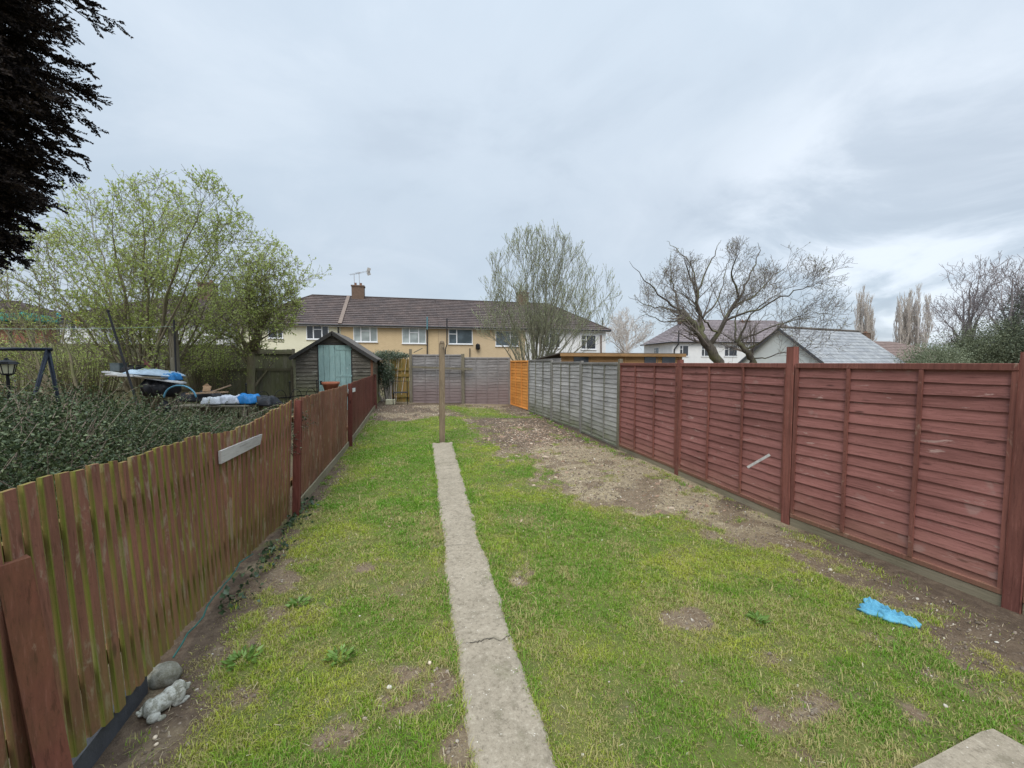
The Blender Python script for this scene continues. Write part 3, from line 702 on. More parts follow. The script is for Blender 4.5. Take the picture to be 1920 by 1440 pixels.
on_fence([(408,846),(487,814),(483,833),(409,870)], .02, m_bd, 'loose_board', 'bare silver grey board nailed askew across the left picket fence', 'board')
on_fence([(652,730),(665,727),(665,734),(652,738)], .012, m_sign, 'small_plate', 'small blank white plate fixed on the far part of the left fence', 'plate')

# ---- neighbour's board fences to the left, gate
def board_fence(name, A, B, zb, zt, rails, mat, label, front=-1, pw=.125, postn=3, posth=.05):
    A, B = Vector((A[0], A[1], 0)), Vector((B[0], B[1], 0)); d = B-A; W = d.length; rz = math.atan2(d.y, d.x)
    e = empty(name, (A.x, A.y, zb), label, 'fence'); mb = MB(); x = 0
    while x < W-.02:
        w_ = min(pw+rr(-.004, .004), W-x); tz = rr(-.01, .012)
        mb.box((x, rr(0, .006), 0), (x+w_-.004, .022, zt-zb+tz), (rr(0,1), rr(0, .5), 0)); x += w_
    mb.build('board_panel', mat, e, (A.x, A.y, zb), rz)
    for z in rails:
        r_ = MB(); r_.box((0, front*.05, z-zb-.045), (W, 0, z-zb+.045), (rr(0,1), .35, 0)); r_.build('rail', m_post_wood, e, (A.x, A.y, zb), rz)
    for k in range(postn):
        p = A + d*(k/(postn-1)); pm_ = MB(); pm_.box((-.05, -.09, -.1), (.05, -.0505, zt-zb+posth)); pm_.build('post', m_post_wood, e, (p.x, p.y, zb), rz)
    return e
a1, a2 = PY(-240,640,15.7), PY(440,652,15.4); zt = PY(200,645,15.6).z
board_fence('board_fence', a1, a2, 0, zt, (1.9, 1.0, .35), m_olddark, 'long mossy board fence with rails behind the budding tree', postn=6)
a1, a2 = PY(441,654,15.9), PY(551,656,15.9); zt2 = PY(500,655,15.9).z
board_fence('board_fence', a1, a2, 0, zt2, (zt2-.12,), m_olddark, 'tall dark board fence standing between the small tree and the shed', postn=2, posth=.02)
a1, a2 = PY(366,690,14.4), PY(549,690,14.4); zt3 = PY(450,690,14.4).z
e = board_fence('board_fence', a1, a2, 0, zt3, (zt3-.05, .75), m_olddark, 'low green stained board fence in front, left of the shed', postn=2)
# garden gate in the gap behind the shed
ga, gb = PY(733,750,15.95), PY(768,750,15.95); gz = PY(750,673,15.95).z
e = empty('garden_gate', (ga.x, 15.95, .3), 'orange and green stained board gate between the ivy and the back fence', 'gate')
for k in range(5):
    x0 = ga.x + (gb.x-ga.x)*k/5; mb = MB(); mb.box((0, 0, .02), ((gb.x-ga.x)/5-.006, .02, gz-.3+rr(-.01, .01)), (rr(0,1), rr(.1, .7), 0)); mb.build('board', m_gate, e, (x0, 15.95, .3))
for z in (gz-.4, gz-.02-.3*.0-.62, .55):
    mb = MB(); mb.box((0, -.04, -.05), (gb.x-ga.x, -.001, .05), (rr(0,1), .3, 0)); mb.build('rail', m_gate, e, (ga.x, 15.95, max(.45, z-.0)))
square_post(e, (ga.x-.06, 15.95), gz+.05, .1, m_olddark, zbot=.1)
# ------------------------------------------------------------------ garden shed
SHY = 13.75
sl0, sr0 = PY(553,700,SHY), PY(697,700,SHY); ap = PY(626,621,SHY); ev_l, ev_r = PY(545,664,SHY), PY(708,678,SHY)
sx0, sx1 = sl0.x, sr0.x-.02; SL = 3.0; zb = .12
ez = .5*(ev_l.z+ev_r.z); slope = (ap.z-ez)/((ev_r.x-ev_l.x)/2); xm = (sx0+sx1)/2
shed = empty('garden_shed', (xm, SHY, zb), 'black stained timber shed with a faded teal door and gable roof', 'shed')
def zroof(x): return ap.z-.05 - abs(x-xm)*slope
# front gable boards, lapped, with the door opening left free
dr0, dr1 = PY(597,650,SHY), PY(658,650,SHY); dz1 = PY(627,647.5,SHY).z; dzb = .22
mb = MB(); nb = 22; H = ap.z-.1-zb; p = H/nb
for i in range(nb):
    z0 = zb+i*p; z1 = z0+p; hw = (ap.z-.05-z0-p*.5)/slope; xl, xr = max(sx0, xm-hw), min(sx1, xm+hw)
    if xr-xl < .05: continue
    spans = [(xl, dr0.x), (dr1.x, xr)] if z0 < dz1-.03 else [(xl, xr)]
    for a, b in spans:
        if b-a < .03: continue
        rc = rr(0, 1); mosc = max(0, 1-(z0-zb)/1.4)*rr(.3, 1); n = 6; vs = []; fs = []
        for k in range(n+1):
            x = a+(b-a)*k/n; wz = .006*math.sin(i*3+x*4)
            zt_ = min(z1+.008, zroof(x)+.0) if z1 > ez-.2 else z1+.008
            vs += [(x-xm, -.038+.003*math.sin(i+x*5), z0-zb-.012+wz), (x-xm, -.022, z0-zb-.012+wz), (x-xm, 0, max(zt_-zb, z0-zb)), (x-xm, -.010, max(zt_-zb, z0-zb))]
        for k in range(n):
            for j in range(4): fs.append((k*4+j, (k+1)*4+j, (k+1)*4+(j+1) % 4, k*4+(j+1) % 4))
        fs += [(0,1,2,3), (n*4+3, n*4+2, n*4+1, n*4)]
        mb.add(vs, fs, (rc, mosc, 0))
mb.build('gable_wall', m_shed, shed, (xm, SHY, zb))
m_shed2 = wood('mossy_black_shed_side', (.20,.17,.12), (.095,.08,.055), (.30,.26,.2), 0, .55, algae=(.22,.24,.07), low=((.20,.19,.08), .3, 1.9, .6))
side = lap_boards(SL, ev_r.z-.02-zb, 17, .012, alg=1.0)
side.build('side_wall', m_shed2, shed, (sx1+.02, SHY, zb), math.pi/2)
side = lap_boards(SL, ev_l.z-.02-zb, 17, .01); side.build('side_wall', m_shed2, shed, (sx0-.02, SHY+SL, zb), -math.pi/2)
mb = MB(); mb.add([(sx0-xm,SL,0),(sx1-xm,SL,0),(sx1-xm,SL,ez-zb),(0,SL,ap.z-zb-.05),(sx0-xm,SL,ez-zb)], [(0,1,2,3,4)]); mb.build('rear_wall', m_shed, shed, (xm, SHY, zb))
for x, mm in ((sx0-.02, m_olddark), (sx1+.005, m_red_post)):
    mb = MB(); mb.box((x-xm-.01, -.045, 0), (x-xm+.06, -.0385, ez-zb-.03), (.5, .2, 0)); mb.build('corner_board', mm, shed, (xm, SHY, zb))
# roof: felt sheets with a barge board
m_felt = plain('worn_roof_felt', (.075,.068,.06), .95, .4, 5, bump=.4, c2=(.14,.12,.10))
mb = MB(); ov = .16
for sgn, ex_ in ((-1, ev_l.x), (1, ev_r.x)):
    n, q = 10, 4; vs = []; fs = []
    for i in range(n+1):
        y = -ov+(SL+2*ov)*i/n
        for j in range(q+1):
            x = xm+(ex_-xm)*j/q; z = ap.z - abs(x-xm)*slope*1.0; z += -.008*math.sin(j/q*3.14)+rr(-.006, .006)
            vs.append((x-xm, y, z-zb))
    m0 = len(vs); vs += [(a, b, c-.035) for a, b, c in vs]
    for i in range(n):
        for j in range(q):
            a = i*(q+1)+j; fs.append((a, a+1, a+q+2, a+q+1)); fs.append((m0+a, m0+a+q+1, m0+a+q+2, m0+a+1))
    for j in range(q): fs.append((j, m0+j, m0+j+1, j+1)); a = n*(q+1)+j; fs.append((a, a+1, m0+a+1, m0+a))
    for i in range(n):
        a = i*(q+1)+q; fs.append((a, m0+a, m0+a+q+1, a+q+1))
    mb.add(vs, fs)
mb.build('roof', m_felt, shed, (xm, SHY, zb))
mb = MB()
for ex_, e_z in ((ev_l.x, ez), (ev_r.x, ez)):
    mb.beam((0, -ov-.012, ap.z-zb-.075), (ex_-xm, -ov-.012, ap.z-abs(ex_-xm)*slope-zb-.075), .022, .10, up=(0,0,1))
mb.build('barge_board', plain('black_barge_board', (.05,.048,.045), .8), shed, (xm, SHY, zb))
# door
dw = dr1.x-dr0.x; nb = 6
mb = MB()
for i in range(nb):
    x0 = dw*i/nb; mb.box((x0+.003, -.028, 0), (x0+dw/nb-.003, .0, dz1-dzb), (rr(0,1), 0, 0), bev=.003)
door = mb.build('door', m_teal, shed, (dr0.x, SHY-.022, dzb))
for z in (dz1-dzb-.12, dz1-dzb-.98, .25):
    mb = MB(); mb.box((dw*.52, -.038, z-.035), (dw+.02, -.0285, z+.03), (rr(0,1), 0, 0), bev=.003); mb.build('hinge', m_teal, door)
mb = MB(); mb.tube([(.06,-.032,1.0),(.06,-.05,1.0),(.10,-.05,.98),(.10,-.05,.92)], .012, 6); mb.box((.03,-.034,.93),(.10,-.0285,1.05)); mb.build('latch', plain('black_iron', (.025,.025,.027), .5, metal=.6), door)
m_iron = bpy.data.materials['black_iron']
mb = MB(); mb.box((dr0.x-xm-.035,-.045,.05),(dr0.x-xm-.001,-.002,dz1-zb+.03)); mb.box((dr1.x-xm+.001,-.045,.05),(dr1.x-xm+.03,-.002,dz1-zb+.03)); mb.box((dr0.x-xm-.035,-.047,dz1-zb+.0301),(dr1.x-xm+.03,-.002,dz1-zb+.07))
mb.build('door_frame', plain('dark_frame', (.045,.042,.04), .8), shed, (xm, SHY, zb))
mb = MB(); mb.box((sx0-xm+.05, -.02, -.25), (sx1-xm-.05, SL-.05, -.001)); mb.build('base', m_conc, shed, (xm, SHY, zb))

# ------------------------------------------------------------------ houses
m_tile = M('brown_concrete_roof_tiles'); o = m_tile.obj(); a, b_, c_ = m_tile.attr()
n1_ = m_tile.noise(o, .9, 5, .65); n2_ = m_tile.noise(m_tile.vm(o, (1,1,1)), 9, 3, .7)
br = m_tile.node('ShaderNodeTexBrick'); cm = m_tile.node('ShaderNodeCombineXYZ'); sp_ = m_tile.node('ShaderNodeSeparateXYZ'); m_tile.L(o, sp_.inputs[0]); m_tile.L(sp_.outputs[0], cm.inputs[0]); m_tile.L(b_, cm.inputs[1]); m_tile.L(cm.outputs[0], br.inputs['Vector'])
for k, v in (('Scale', 1.0), ('Brick Width', .33), ('Row Height', 1.0), ('Mortar Size', .012)): br.inputs[k].default_value = v
m_tile.set(br.inputs['Color1'], (.9,.9,.9)); m_tile.set(br.inputs['Color2'], (.62,.62,.62)); m_tile.set(br.inputs['Mortar'], (.45,.45,.45))
c = m_tile.mix(m_tile.ramp(n1_, .3, .7), (.15,.11,.097), (.10,.08,.076)); c = m_tile.mix(m_tile.ramp(n2_, .6, .8, 0, .6), c, (.30,.27,.22))
c = m_tile.mix(1.0, c, br.outputs[0], 'MULTIPLY'); c = m_tile.mix(m_tile.ramp(a, 0, 1, 0, .3), c, (.09,.07,.065)); m_tile = m_tile.fin(c, .85, .3)
def render_mat(name, c1, c2, brick=False):
    m = M(name); o = m.obj(); n = m.noise(o, 1.3, 6, .7); f = m.noise(o, 22, 3, .7)
    c = m.mix(m.ramp(n, .3, .7), c1, c2); c = m.mix(m.ramp(f, .55, .75, 0, .3), c, tuple(x*.7 for x in c1))
    if brick:
        b = m.node('ShaderNodeTexBrick'); q = m.node('ShaderNodeCombineXYZ'); s_ = m.node('ShaderNodeSeparateXYZ'); m.L(o, s_.inputs[0]); m.L(s_.outputs[0], q.inputs[0]); m.L(s_.outputs[2], q.inputs[1]); m.L(q.outputs[0], b.inputs['Vector'])
        for k, v in (('Scale', 1.0), ('Brick Width', .225), ('Row Height', .075), ('Mortar Size', .008)): b.inputs[k].default_value = v
        m.set(b.inputs['Color1'], c1); m.set(b.inputs['Color2'], c2); m.set(b.inputs['Mortar'], tuple(min(1, x*1.15+.03) for x in c1)); c = m.mix(.6, c, b.outputs[0])
    m.bump(f, .3, .01); return m.fin(c, .9, .2)
m_cream = render_mat('cream_render', (.72,.69,.52), (.66,.63,.47)); m_tan = render_mat('ochre_painted_brick', (.56,.43,.26), (.49,.37,.22), True)
m_white = render_mat('white_render', (.74,.74,.73), (.66,.66,.655)); m_tan2 = render_mat('ochre_painted_brick_paler', (.54,.42,.27), (.48,.37,.235), True)
m_brick = render_mat('brown_chimney_brick', (.16,.105,.075), (.11,.075,.055), True)
m_upvc = plain('white_window_plastic', (.78,.79,.80), .4, .05); m_pipe = plain('black_drain_pipe', (.03,.03,.033), .5); m_tealp = plain('teal_painted_pipe', (.10,.22,.25), .5)
def glass(name, c, r=.08):
    m = M(name); o = m.obj(); n = m.noise(o, 1.2, 2, .5); return m.fin(m.mix(m.ramp(n, .35, .65), c, tuple(x*.6 for x in c)), r, .6)
m_gdark = glass('dark_window_glass', (.045,.05,.06)); m_gpale = glass('curtained_window_glass', (.42,.47,.46), .2); m_ggrey = glass('grey_window_glass', (.10,.13,.15))
m_fascia = plain('white_fascia', (.6,.6,.58), .5)

def roof_slope(mb, A, B, C, D, n, lift=.055):
    """A,B eave left/right; D,C ridge left/right; stepped courses"""
    A, B, C, D = map(Vector, (A, B, C, D)); nrm = (B-A).cross(D-A).normalized() if (D-A).length > .01 else (B-A).cross(C-A).normalized()
    for i in range(n):
        a, b = i/n, (i+1)/n; l0, l1 = A.lerp(D, a), A.lerp(D, b); r0, r1 = B.lerp(C, a), B.lerp(C, b)
        rc = rr(0, 1); u = i+.5
        vs = [l0+nrm*lift, r0+nrm*lift, r1+nrm*.004, l1+nrm*.004, l0, r0]
        mb.add(vs, [(0,1,2,3), (4,5,1,0)], (rc, .5+i, 0))
def window(parent, o, u, nrm, w, h, layout, mg, wl):
    """o: lower left world point on the wall, u: unit along wall, nrm outward. layout: list of (x0,x1,z0,z1) panes in fractions"""
    u = Vector(u); rz = math.atan2(u.y, u.x); mb = MB(); t = .055
    mb.box((0,-.05,0),(t,.02,h)); mb.box((w-t,-.05,0),(w,.02,h)); mb.box((t,-.05,0),(w-t,.02,t)); mb.box((t,-.05,h-t),(w-t,.02,h))
    mb.box((-.04,-.10,-.06),(w+.04,-.0,-.001))
    xsn = sorted({round(q[0], 3) for q in layout} | {round(q[1], 3) for q in layout})
    for x in xsn[1:-1]:
        mb.box((w*x-.04,-.048,t),(w*x+.04,.02,h-t))
    for (a, b, c, d) in layout:
        if d < .99: mb.box((w*a+.04 if a > 0 else t,-.046,h*d-.03),(w*b-.04 if b < 1 else w-t,.018,h*d+.03))
    fr = mb.build('window', m_upvc, parent, o, rz)
    for (a, b, c, d) in layout:
        g = MB(); g.box((w*a+.03,-.012,h*c+.02),(w*b-.03,-.004,h*d-.02)); g.build('pane', mg, fr)
    return fr
LAY3 = [(0,.31,0,1),(.31,.69,0,.68),(.31,.69,.68,1),(.69,1,0,1)]; LAY2 = [(0,.34,0,.66),(0,.34,.66,1),(.34,1,0,1)]; LAY2R = [(0,.64,0,1),(.64,1,0,.66),(.64,1,.66,1)]
TY = 34.3
def tx(px): return PY(px, 625, TY).x
def tz(px, py): return PY(px, py, TY).z
eave = tz(720, 611); rY = TY+4.3; ridge = PY(720,559,rY).z
print('eave', eave, 'ridge', ridge, 'X', tx(440), tx(638), tx(985), tx(1143))
def chimney(parent, x, y, z0, z1, w, d, pots=2, mat=None):
    mb = MB(); mb.box((-w/2,-d/2,0),(w/2,d/2,z1-z0-.12)); mb.box((-w/2-.05,-d/2-.05,z1-z0-.12),(w/2+.05,d/2+.05,z1-z0)); ch = mb.build('chimney', mat or m_brick, parent, (x, y, z0))
    for k in range(pots):
        p = MB(); p.lathe([(.10,0),(.12,.0),(.10,.22),(.12,.25),(.08,.25),(.07,.1)], ((k-(pots-1)/2)*w/(pots+.3), 0, z1-z0+.001), 10); p.build('chimney_pot', plain('clay_pot', (.28,.15,.1)) if 'clay_pot' not in bpy.data.materials else bpy.data.materials['clay_pot'], ch)
    return ch
def terrace(name, label, x0, x1, mat, hip=None, Y=TY, ev=None, rd=None, depth=8.6, group='houses of the terrace row'):
    ev = ev or eave; rd = rd or ridge
    e = empty(name, (x0, Y, 0), label, 'house', group)
    mb = MB(); mb.box((.002, 0, -.2), (x1-x0-.002, depth, ev)); mb.build('wall', mat, e, (x0, Y, 0))
    mb = MB(); o = .35; hl = hr = 0
    a0, a1 = (0-o if hip == 'L' else 0), (x1-x0+o if hip == 'R' else x1-x0)
    r0, r1 = (4.3+o-.35 if hip == 'L' else 0), (x1-x0-4.3 if hip == 'R' else x1-x0)
    roof_slope(mb, (a0,-o,ev-.02), (a1,-o,ev-.02), (r1,depth/2,rd), (r0,depth/2,rd), 16)
    roof_slope(mb, (a1,depth+o,ev-.02), (a0,depth+o,ev-.02), (r0,depth/2,rd), (r1,depth/2,rd), 16)
    if hip == 'L': roof_slope(mb, (a0,depth+o,ev-.02), (a0,-o,ev-.02), (r0,depth/2,rd), (r0,depth/2,rd), 16)
    if hip == 'R': roof_slope(mb, (a1,-o,ev-.02), (a1,depth+o,ev-.02), (r1,depth/2,rd), (r1,depth/2,rd), 16)
    mb.add([(a0,-o,ev-.04),(a1,-o,ev-.04),(a1,depth+o,ev-.04),(a0,depth+o,ev-.04)], [(3,2,1,0)])
    rf = mb.build('roof', m_tile, e, (x0, Y, 0))
    mb = MB(); mb.tube([(r0,depth/2,rd+.02),(r1,depth/2,rd+.02)], .09, 8)
    if hip: 
        ra, rb = ((r1,a1) if hip == 'R' else (r0,a0)); mb.tube([(ra,depth/2,rd+.02),(rb,-o,ev+.02)], .08, 6)
    mb.build('ridge_tiles', m_tile, rf)
    mb = MB(); mb.tube([(a0,-o-.06,ev-.04),(a1,-o-.06,ev-.04)], .06, 8); mb.build('gutter', m_pipe, e, (x0, Y, 0))
    mb = MB(); mb.box((a0,-o+.02,ev-.17),(a1,-o+.045,ev-.03)); mb.build('fascia', m_fascia, e, (x0, Y, 0))
    return e
def wpx(parent, xa, xb, ya, yb, lay, mg, Y=TY):
    a, b = PY(xa, yb, Y), PY(xb, yb, Y); t = PY((xa+xb)/2, ya, Y); c = PY((xa+xb)/2, yb, Y)
    window(parent, (a.x, Y-.001, c.z), (1,0,0), None, b.x-a.x, t.z-c.z, lay, mg, None)
def pipe_px(parent, pts, Y, r=.05, mat=None, name='drain_pipe'):
    q = [PY(x, y, Y) for x, y in pts]; mb = MB(); mb.tube(q, r, 8); mb.build(name, mat or m_pipe, parent, (0,0,0))
h1 = terrace('terraced_house', 'cream rendered end house of the terrace with hipped roof, above the shed', tx(445), tx(639)-.01, m_cream, 'L')
wpx(h1, 503, 531, 607, 634, LAY2R, m_gdark); wpx(h1, 575, 617, 609, 636, LAY3, m_gdark)
pipe_px(h1, [(627,608),(634,614),(635,640),(635,680)], TY-.12)
mb = MB(); A_, B_ = Vector((tx(639)-.0,TY-.35,eave+.08)), Vector((tx(639),rY,ridge+.08)); mb.beam(A_, B_, .28, .08, up=(0,-.6,.8)); mb.build('roof_verge', plain('pale_brown_verge', (.22,.17,.14), .9), h1, (0,0,0))
h2 = terrace('terraced_house', 'ochre house of the terrace with a brick chimney and aerials', tx(639), tx(822)-.01, m_tan)
wpx(h2, 663, 708, 611, 641, LAY3, m_gpale); wpx(h2, 754, 799, 614, 644, LAY3, m_gpale)
pipe_px(h2, [(801,594),(801,618)], TY-.5, .06, m_tealp, 'vent_pipe'); pipe_px(h2, [(801,619),(801,690)], TY-.14, .05)
cx0 = PY(672,556,rY); ch = chimney(h2, cx0.x, rY, ridge-.4, PY(672,536,rY).z, 1.05, .75, 2)
aer = empty('tv_aerial', (cx0.x-.1, rY, PY(672,536,rY).z), 'pair of thin television aerials on the brick chimney', 'aerial')
mb = MB(); zt_ = PY(672,536,rY).z; mb.tube([(cx0.x-.3,rY-.2,zt_-.3),(cx0.x-.3,rY-.2,PY(668,514,rY).z)], .022, 6); mb.tube([(cx0.x+.15,rY-.2,zt_-.3),(cx0.x+.12,rY-.2,PY(676,511,rY).z)], .022, 6); mb.build('mast', m_greybd, aer, (0,0,0))
for (xa, xb, zy, xo) in ((656,676,514,0), (668,690,511,0)):
    A_, B_ = PY(xa, zy+1, rY-.2), PY(xb, zy-2, rY-.2); mb = MB(); mb.beam(A_, B_, .02, .02)
    for k in range(8):
        c0 = A_.lerp(B_, k/7.0); mb.beam(c0-Vector((.05,.3,.0)), c0+Vector((.05,.3,0)), .012, .012)
    if xa > 660:
        for s_ in (-.22, .22): mb.beam(B_+Vector((0,0,-.05)), B_+Vector((.12,0,s_*1.5)), .015, .3)
    mb.build('antenna', m_greybd, aer, (0,0,0))
h3 = terrace('terraced_house', 'ochre house of the terrace with a lantern on its wall, beside the tree', tx(822), tx(985)-.01, m_tan2)
wpx(h3, 841, 886, 617, 645, LAY2, m_ggrey); wpx(h3, 929, 972, 621, 649, LAY2R, m_ggrey)
pipe_px(h3, [(838,597),(838,646),(835,655),(835,690)], TY-.45, .05)
pipe_px(h3, [(881,653),(881,672)], TY-.12, .04, name='vent_pipe')
c0 = PY(896,656,TY-.18); mb = MB(); mb.lathe([(.0,0),(.16,.03),(.19,.12),(.19,.42),(.13,.5),(.0,.56)], c0, 10); mb.box((c0.x-.05,c0.y,c0.z+.15),(c0.x+.05,TY-.001,c0.z+.3)); mb.build('wall_lantern', m_iron, h3, (0,0,0))
ch = chimney(h3, PY(985,560,rY).x-.3, rY, ridge-.4, PY(985,549,rY).z, 1.1, .75, 2)
h4 = terrace('terraced_house', 'white rendered right hand end of the terrace behind the twiggy tree', tx(985), tx(1136), m_white, 'R')
wpx(h4, 1089, 1117, 628, 655, LAY2, m_gdark); wpx(h4, 1020, 1050, 625, 652, LAY3, m_gdark)
pipe_px(h4, [(1127,628),(1127,680)], TY-.1, .07, m_brick, 'drain_pipe'); pipe_px(h4, [(1130,596),(1130,615)], TY+.5, .05, None, 'vent_pipe')

# left row behind the budding tree
def tleft(px, py=600): return PY(px, py, 33.0)
e2 = PY(250,600,33).z; r2 = PY(300,556,33+4.3).z
h5 = terrace('semi_detached_house', 'white house with a grey brown roof seen through the big budding tree', tleft(112).x, tleft(425).x, m_white, 'L', Y=33.0, ev=e2, rd=r2, group='houses behind the trees')
wpx(h5, 208, 232, 598, 616, LAY2, m_gdark, 33.0); wpx(h5, 262, 287, 602, 622, LAY3, m_gdark, 33.0); wpx(h5, 385, 410, 606, 628, LAY3, m_gdark, 33.0); wpx(h5, 140, 170, 600, 620, LAY3, m_gdark, 33.0)
chimney(h5, tleft(335).x, 37.3, r2-.4, r2+1.2, 1.1, .8, 2)
e3 = PY(40,606,31).z; r3 = PY(40,566,35).z; m_rb = render_mat('red_brick_wall', (.27,.13,.085), (.2,.095,.07), True)
h6 = terrace('semi_detached_house', 'red brick house with brown roof at the far left edge', PY(-260,600,31).x, PY(80,600,31).x, m_rb, 'R', Y=31.0, ev=e3, rd=r3, group='houses behind the trees')

# ---- white hipped house to the right
m_slatetile = M('grey_purple_tiles'); o = m_slatetile.obj(); a, b_, c_ = m_slatetile.attr(); n = m_slatetile.noise(o, 1.2, 5, .7)
c = m_slatetile.mix(m_slatetile.ramp(n, .3, .7), (.24,.20,.20), (.175,.145,.15)); c = m_slatetile.mix(m_slatetile.ramp(a, 0, 1, 0, .35), c, (.13,.11,.11)); m_slatetile = m_slatetile.fin(c, .85, .3)
C0 = P(1259,641,55); rz = R(-9); u = Vector((math.cos(rz), math.sin(rz), 0)); v = Vector((-u.y, u.x, 0))
ev = C0.z; rd = P(1246,600,60).z
e = empty('semi_detached_house', (C0.x, C0.y, 0), 'white rendered house with grey hipped roof behind the bare tree', 'house', 'houses behind the trees')
Lh, Dh = 24.0, 10.5
mb = MB(); mb.box((.4,.4,-.2),(Lh-.4,Dh-.4,ev)); mb.build('wall', m_white, e, (C0.x,C0.y,0), rz)
mb = MB(); hx = 4.6
roof_slope(mb, (0,0,ev),(Lh,0,ev),(Lh-hx,Dh/2,rd),(hx,Dh/2,rd),14); roof_slope(mb,(Lh,Dh,ev),(0,Dh,ev),(hx,Dh/2,rd),(Lh-hx,Dh/2,rd),14)
roof_slope(mb,(0,Dh,ev),(0,0,ev),(hx,Dh/2,rd),(hx,Dh/2,rd),14); roof_slope(mb,(Lh,0,ev),(Lh,Dh,ev),(Lh-hx,Dh/2,rd),(Lh-hx,Dh/2,rd),14)
mb.add([(0,0,ev-.02),(Lh,0,ev-.02),(Lh,Dh,ev-.02),(0,Dh,ev-.02)], [(3,2,1,0)])
rf = mb.build('roof', m_slatetile, e, (C0.x,C0.y,0), rz)
mb = MB(); mb.tube([(hx,Dh/2,rd),(Lh-hx,Dh/2,rd)], .12, 8); mb.tube([(0,0,ev),(hx,Dh/2,rd)], .11, 6); mb.build('ridge_tiles', m_slatetile, rf)
mb = MB(); mb.tube([(-.05,-.05,ev-.03),(Lh,-.05,ev-.03)], .09, 8); mb.tube([(-.05,Dh,ev-.03),(-.05,-.05,ev-.03)], .09, 8); mb.build('gutter', m_pipe, e, (C0.x,C0.y,0), rz)
def wloc(x, z, w_, h_, lay, mg): 
    p_ = C0+u*x+v*.4; window(e, (p_.x, p_.y, z), u, None, w_, h_, lay, mg, None)
zw = P(1280,668,56).z
for x, w_ in ((1.4, 1.3), (4.6, 1.3), (8.0, 1.9), (11.6, 1.4)): wloc(x, zw, w_, 1.5, LAY2, m_gdark)
p_ = C0+v*6.2+u*.4; window(e, (p_.x, p_.y, zw+.2), -v, None, 1.6, 1.2, LAY2, m_ggrey, None)
mb = MB(); mb.tube([(1.0,-.05,ev+1.6),(1.0,-.05,ev-.3),(.6,.3,ev-1.0),(.6,.3,.1)], .1, 8); mb.build('drain_pipe', m_pipe, e, (C0.x,C0.y,0), rz)
pc0 = C0 + u*14.2 + v*(Dh/2); chimney(e, pc0.x, pc0.y, rd-.6, P(1445,603,62).z, 1.5, .9, 2)
pc0 = P(1280,590,60); chimney(e, pc0.x, pc0.y, rd-.6, P(1285,590,60).z, 1.2, .8, 2)

# ---- low building with pale gable and mottled slate roof
m_pgable = render_mat('pale_green_gable_boards', (.60,.62,.59), (.52,.54,.52))
m_mott = M('mottled_slate_roof'); o = m_mott.obj(); a, b_, c_ = m_mott.attr(); n = m_mott.noise(m_mott.vm(o, (1,1,1)), 2.4, 5, .7)
br = m_mott.node('ShaderNodeTexBrick'); cm = m_mott.node('ShaderNodeCombineXYZ'); sp_ = m_mott.node('ShaderNodeSeparateXYZ'); m_mott.L(o, sp_.inputs[0]); m_mott.L(sp_.outputs[0], cm.inputs[0]); m_mott.L(b_, cm.inputs[1]); m_mott.L(cm.outputs[0], br.inputs['Vector'])
for k, vv in (('Scale', 1.0), ('Brick Width', .5), ('Row Height', 1.0), ('Mortar Size', .015)): br.inputs[k].default_value = vv
m_mott.set(br.inputs['Color1'], (1,1,1)); m_mott.set(br.inputs['Color2'], (.78,.79,.82)); m_mott.set(br.inputs['Mortar'], (.4,.4,.42))
c = m_mott.mix(m_mott.ramp(n, .4, .62), (.255,.26,.262), (.33,.335,.335)); c = m_mott.mix(1.0, c, br.outputs[0], 'MULTIPLY'); m_mott = m_mott.fin(c, .7, .4)
G0 = P(1463,614,25); G1 = P(1608,621,28.4); ug = (G1-G0); ug.z = 0; Lg = ug.length; ug.normalize(); vg = Vector((-ug.y, ug.x, 0)); rg = math.atan2(ug.y, ug.x)
gz = G0.z; sp2 = math.tan(R(40)); hs = 2.9; eg = gz-hs*sp2
e = empty('bungalow', (G0.x, G0.y, 0), 'low pale gabled building with a mottled grey slate roof beyond the red fence', 'bungalow')
mb = MB(); mb.add([(0,-hs,-.3),(0,hs,-.3),(0,hs,eg),(0,0,gz-.02),(0,-hs,eg)], [(4,3,2,1,0)]); 
mb.add([(Lg,-hs,-.3),(Lg,hs,-.3),(Lg,hs,eg),(Lg,0,gz-.02),(Lg,-hs,eg)], [(0,1,2,3,4)]); mb.add([(0,-hs,-.3),(Lg,-hs,-.3),(Lg,-hs,eg),(0,-hs,eg),(0,hs,-.3),(Lg,hs,-.3),(Lg,hs,eg),(0,hs,eg)], [(0,1,2,3),(7,6,5,4)]); mb.build('wall', m_pgable, e, (G0.x,G0.y,0), rg)
mb = MB(); roof_slope(mb, (-.2,-hs-.2,eg-.2*sp2),(Lg+.1,-hs-.2,eg-.2*sp2),(Lg+.1,0,gz),(-.2,0,gz),12,.02); roof_slope(mb,(Lg+.1,hs+.2,eg-.2*sp2),(-.2,hs+.2,eg-.2*sp2),(-.2,0,gz),(Lg+.1,0,gz),12,.02); rf = mb.build('roof', m_mott, e, (G0.x,G0.y,0), rg)
mb = MB(); mb.tube([(-.2,0,gz+.02),(Lg+.1,0,gz+.02)], .09, 8); mb.build('ridge_tiles', m_felt, rf)
mb = MB()
for s_ in (-1, 1): mb.beam((-.215,0,gz-.09),(-.215,s_*(hs+.2),eg-.2*sp2-.09), .03, .14, up=(0,0,1))
mb.build('barge_board', m_slate, e, (G0.x,G0.y,0), rg)
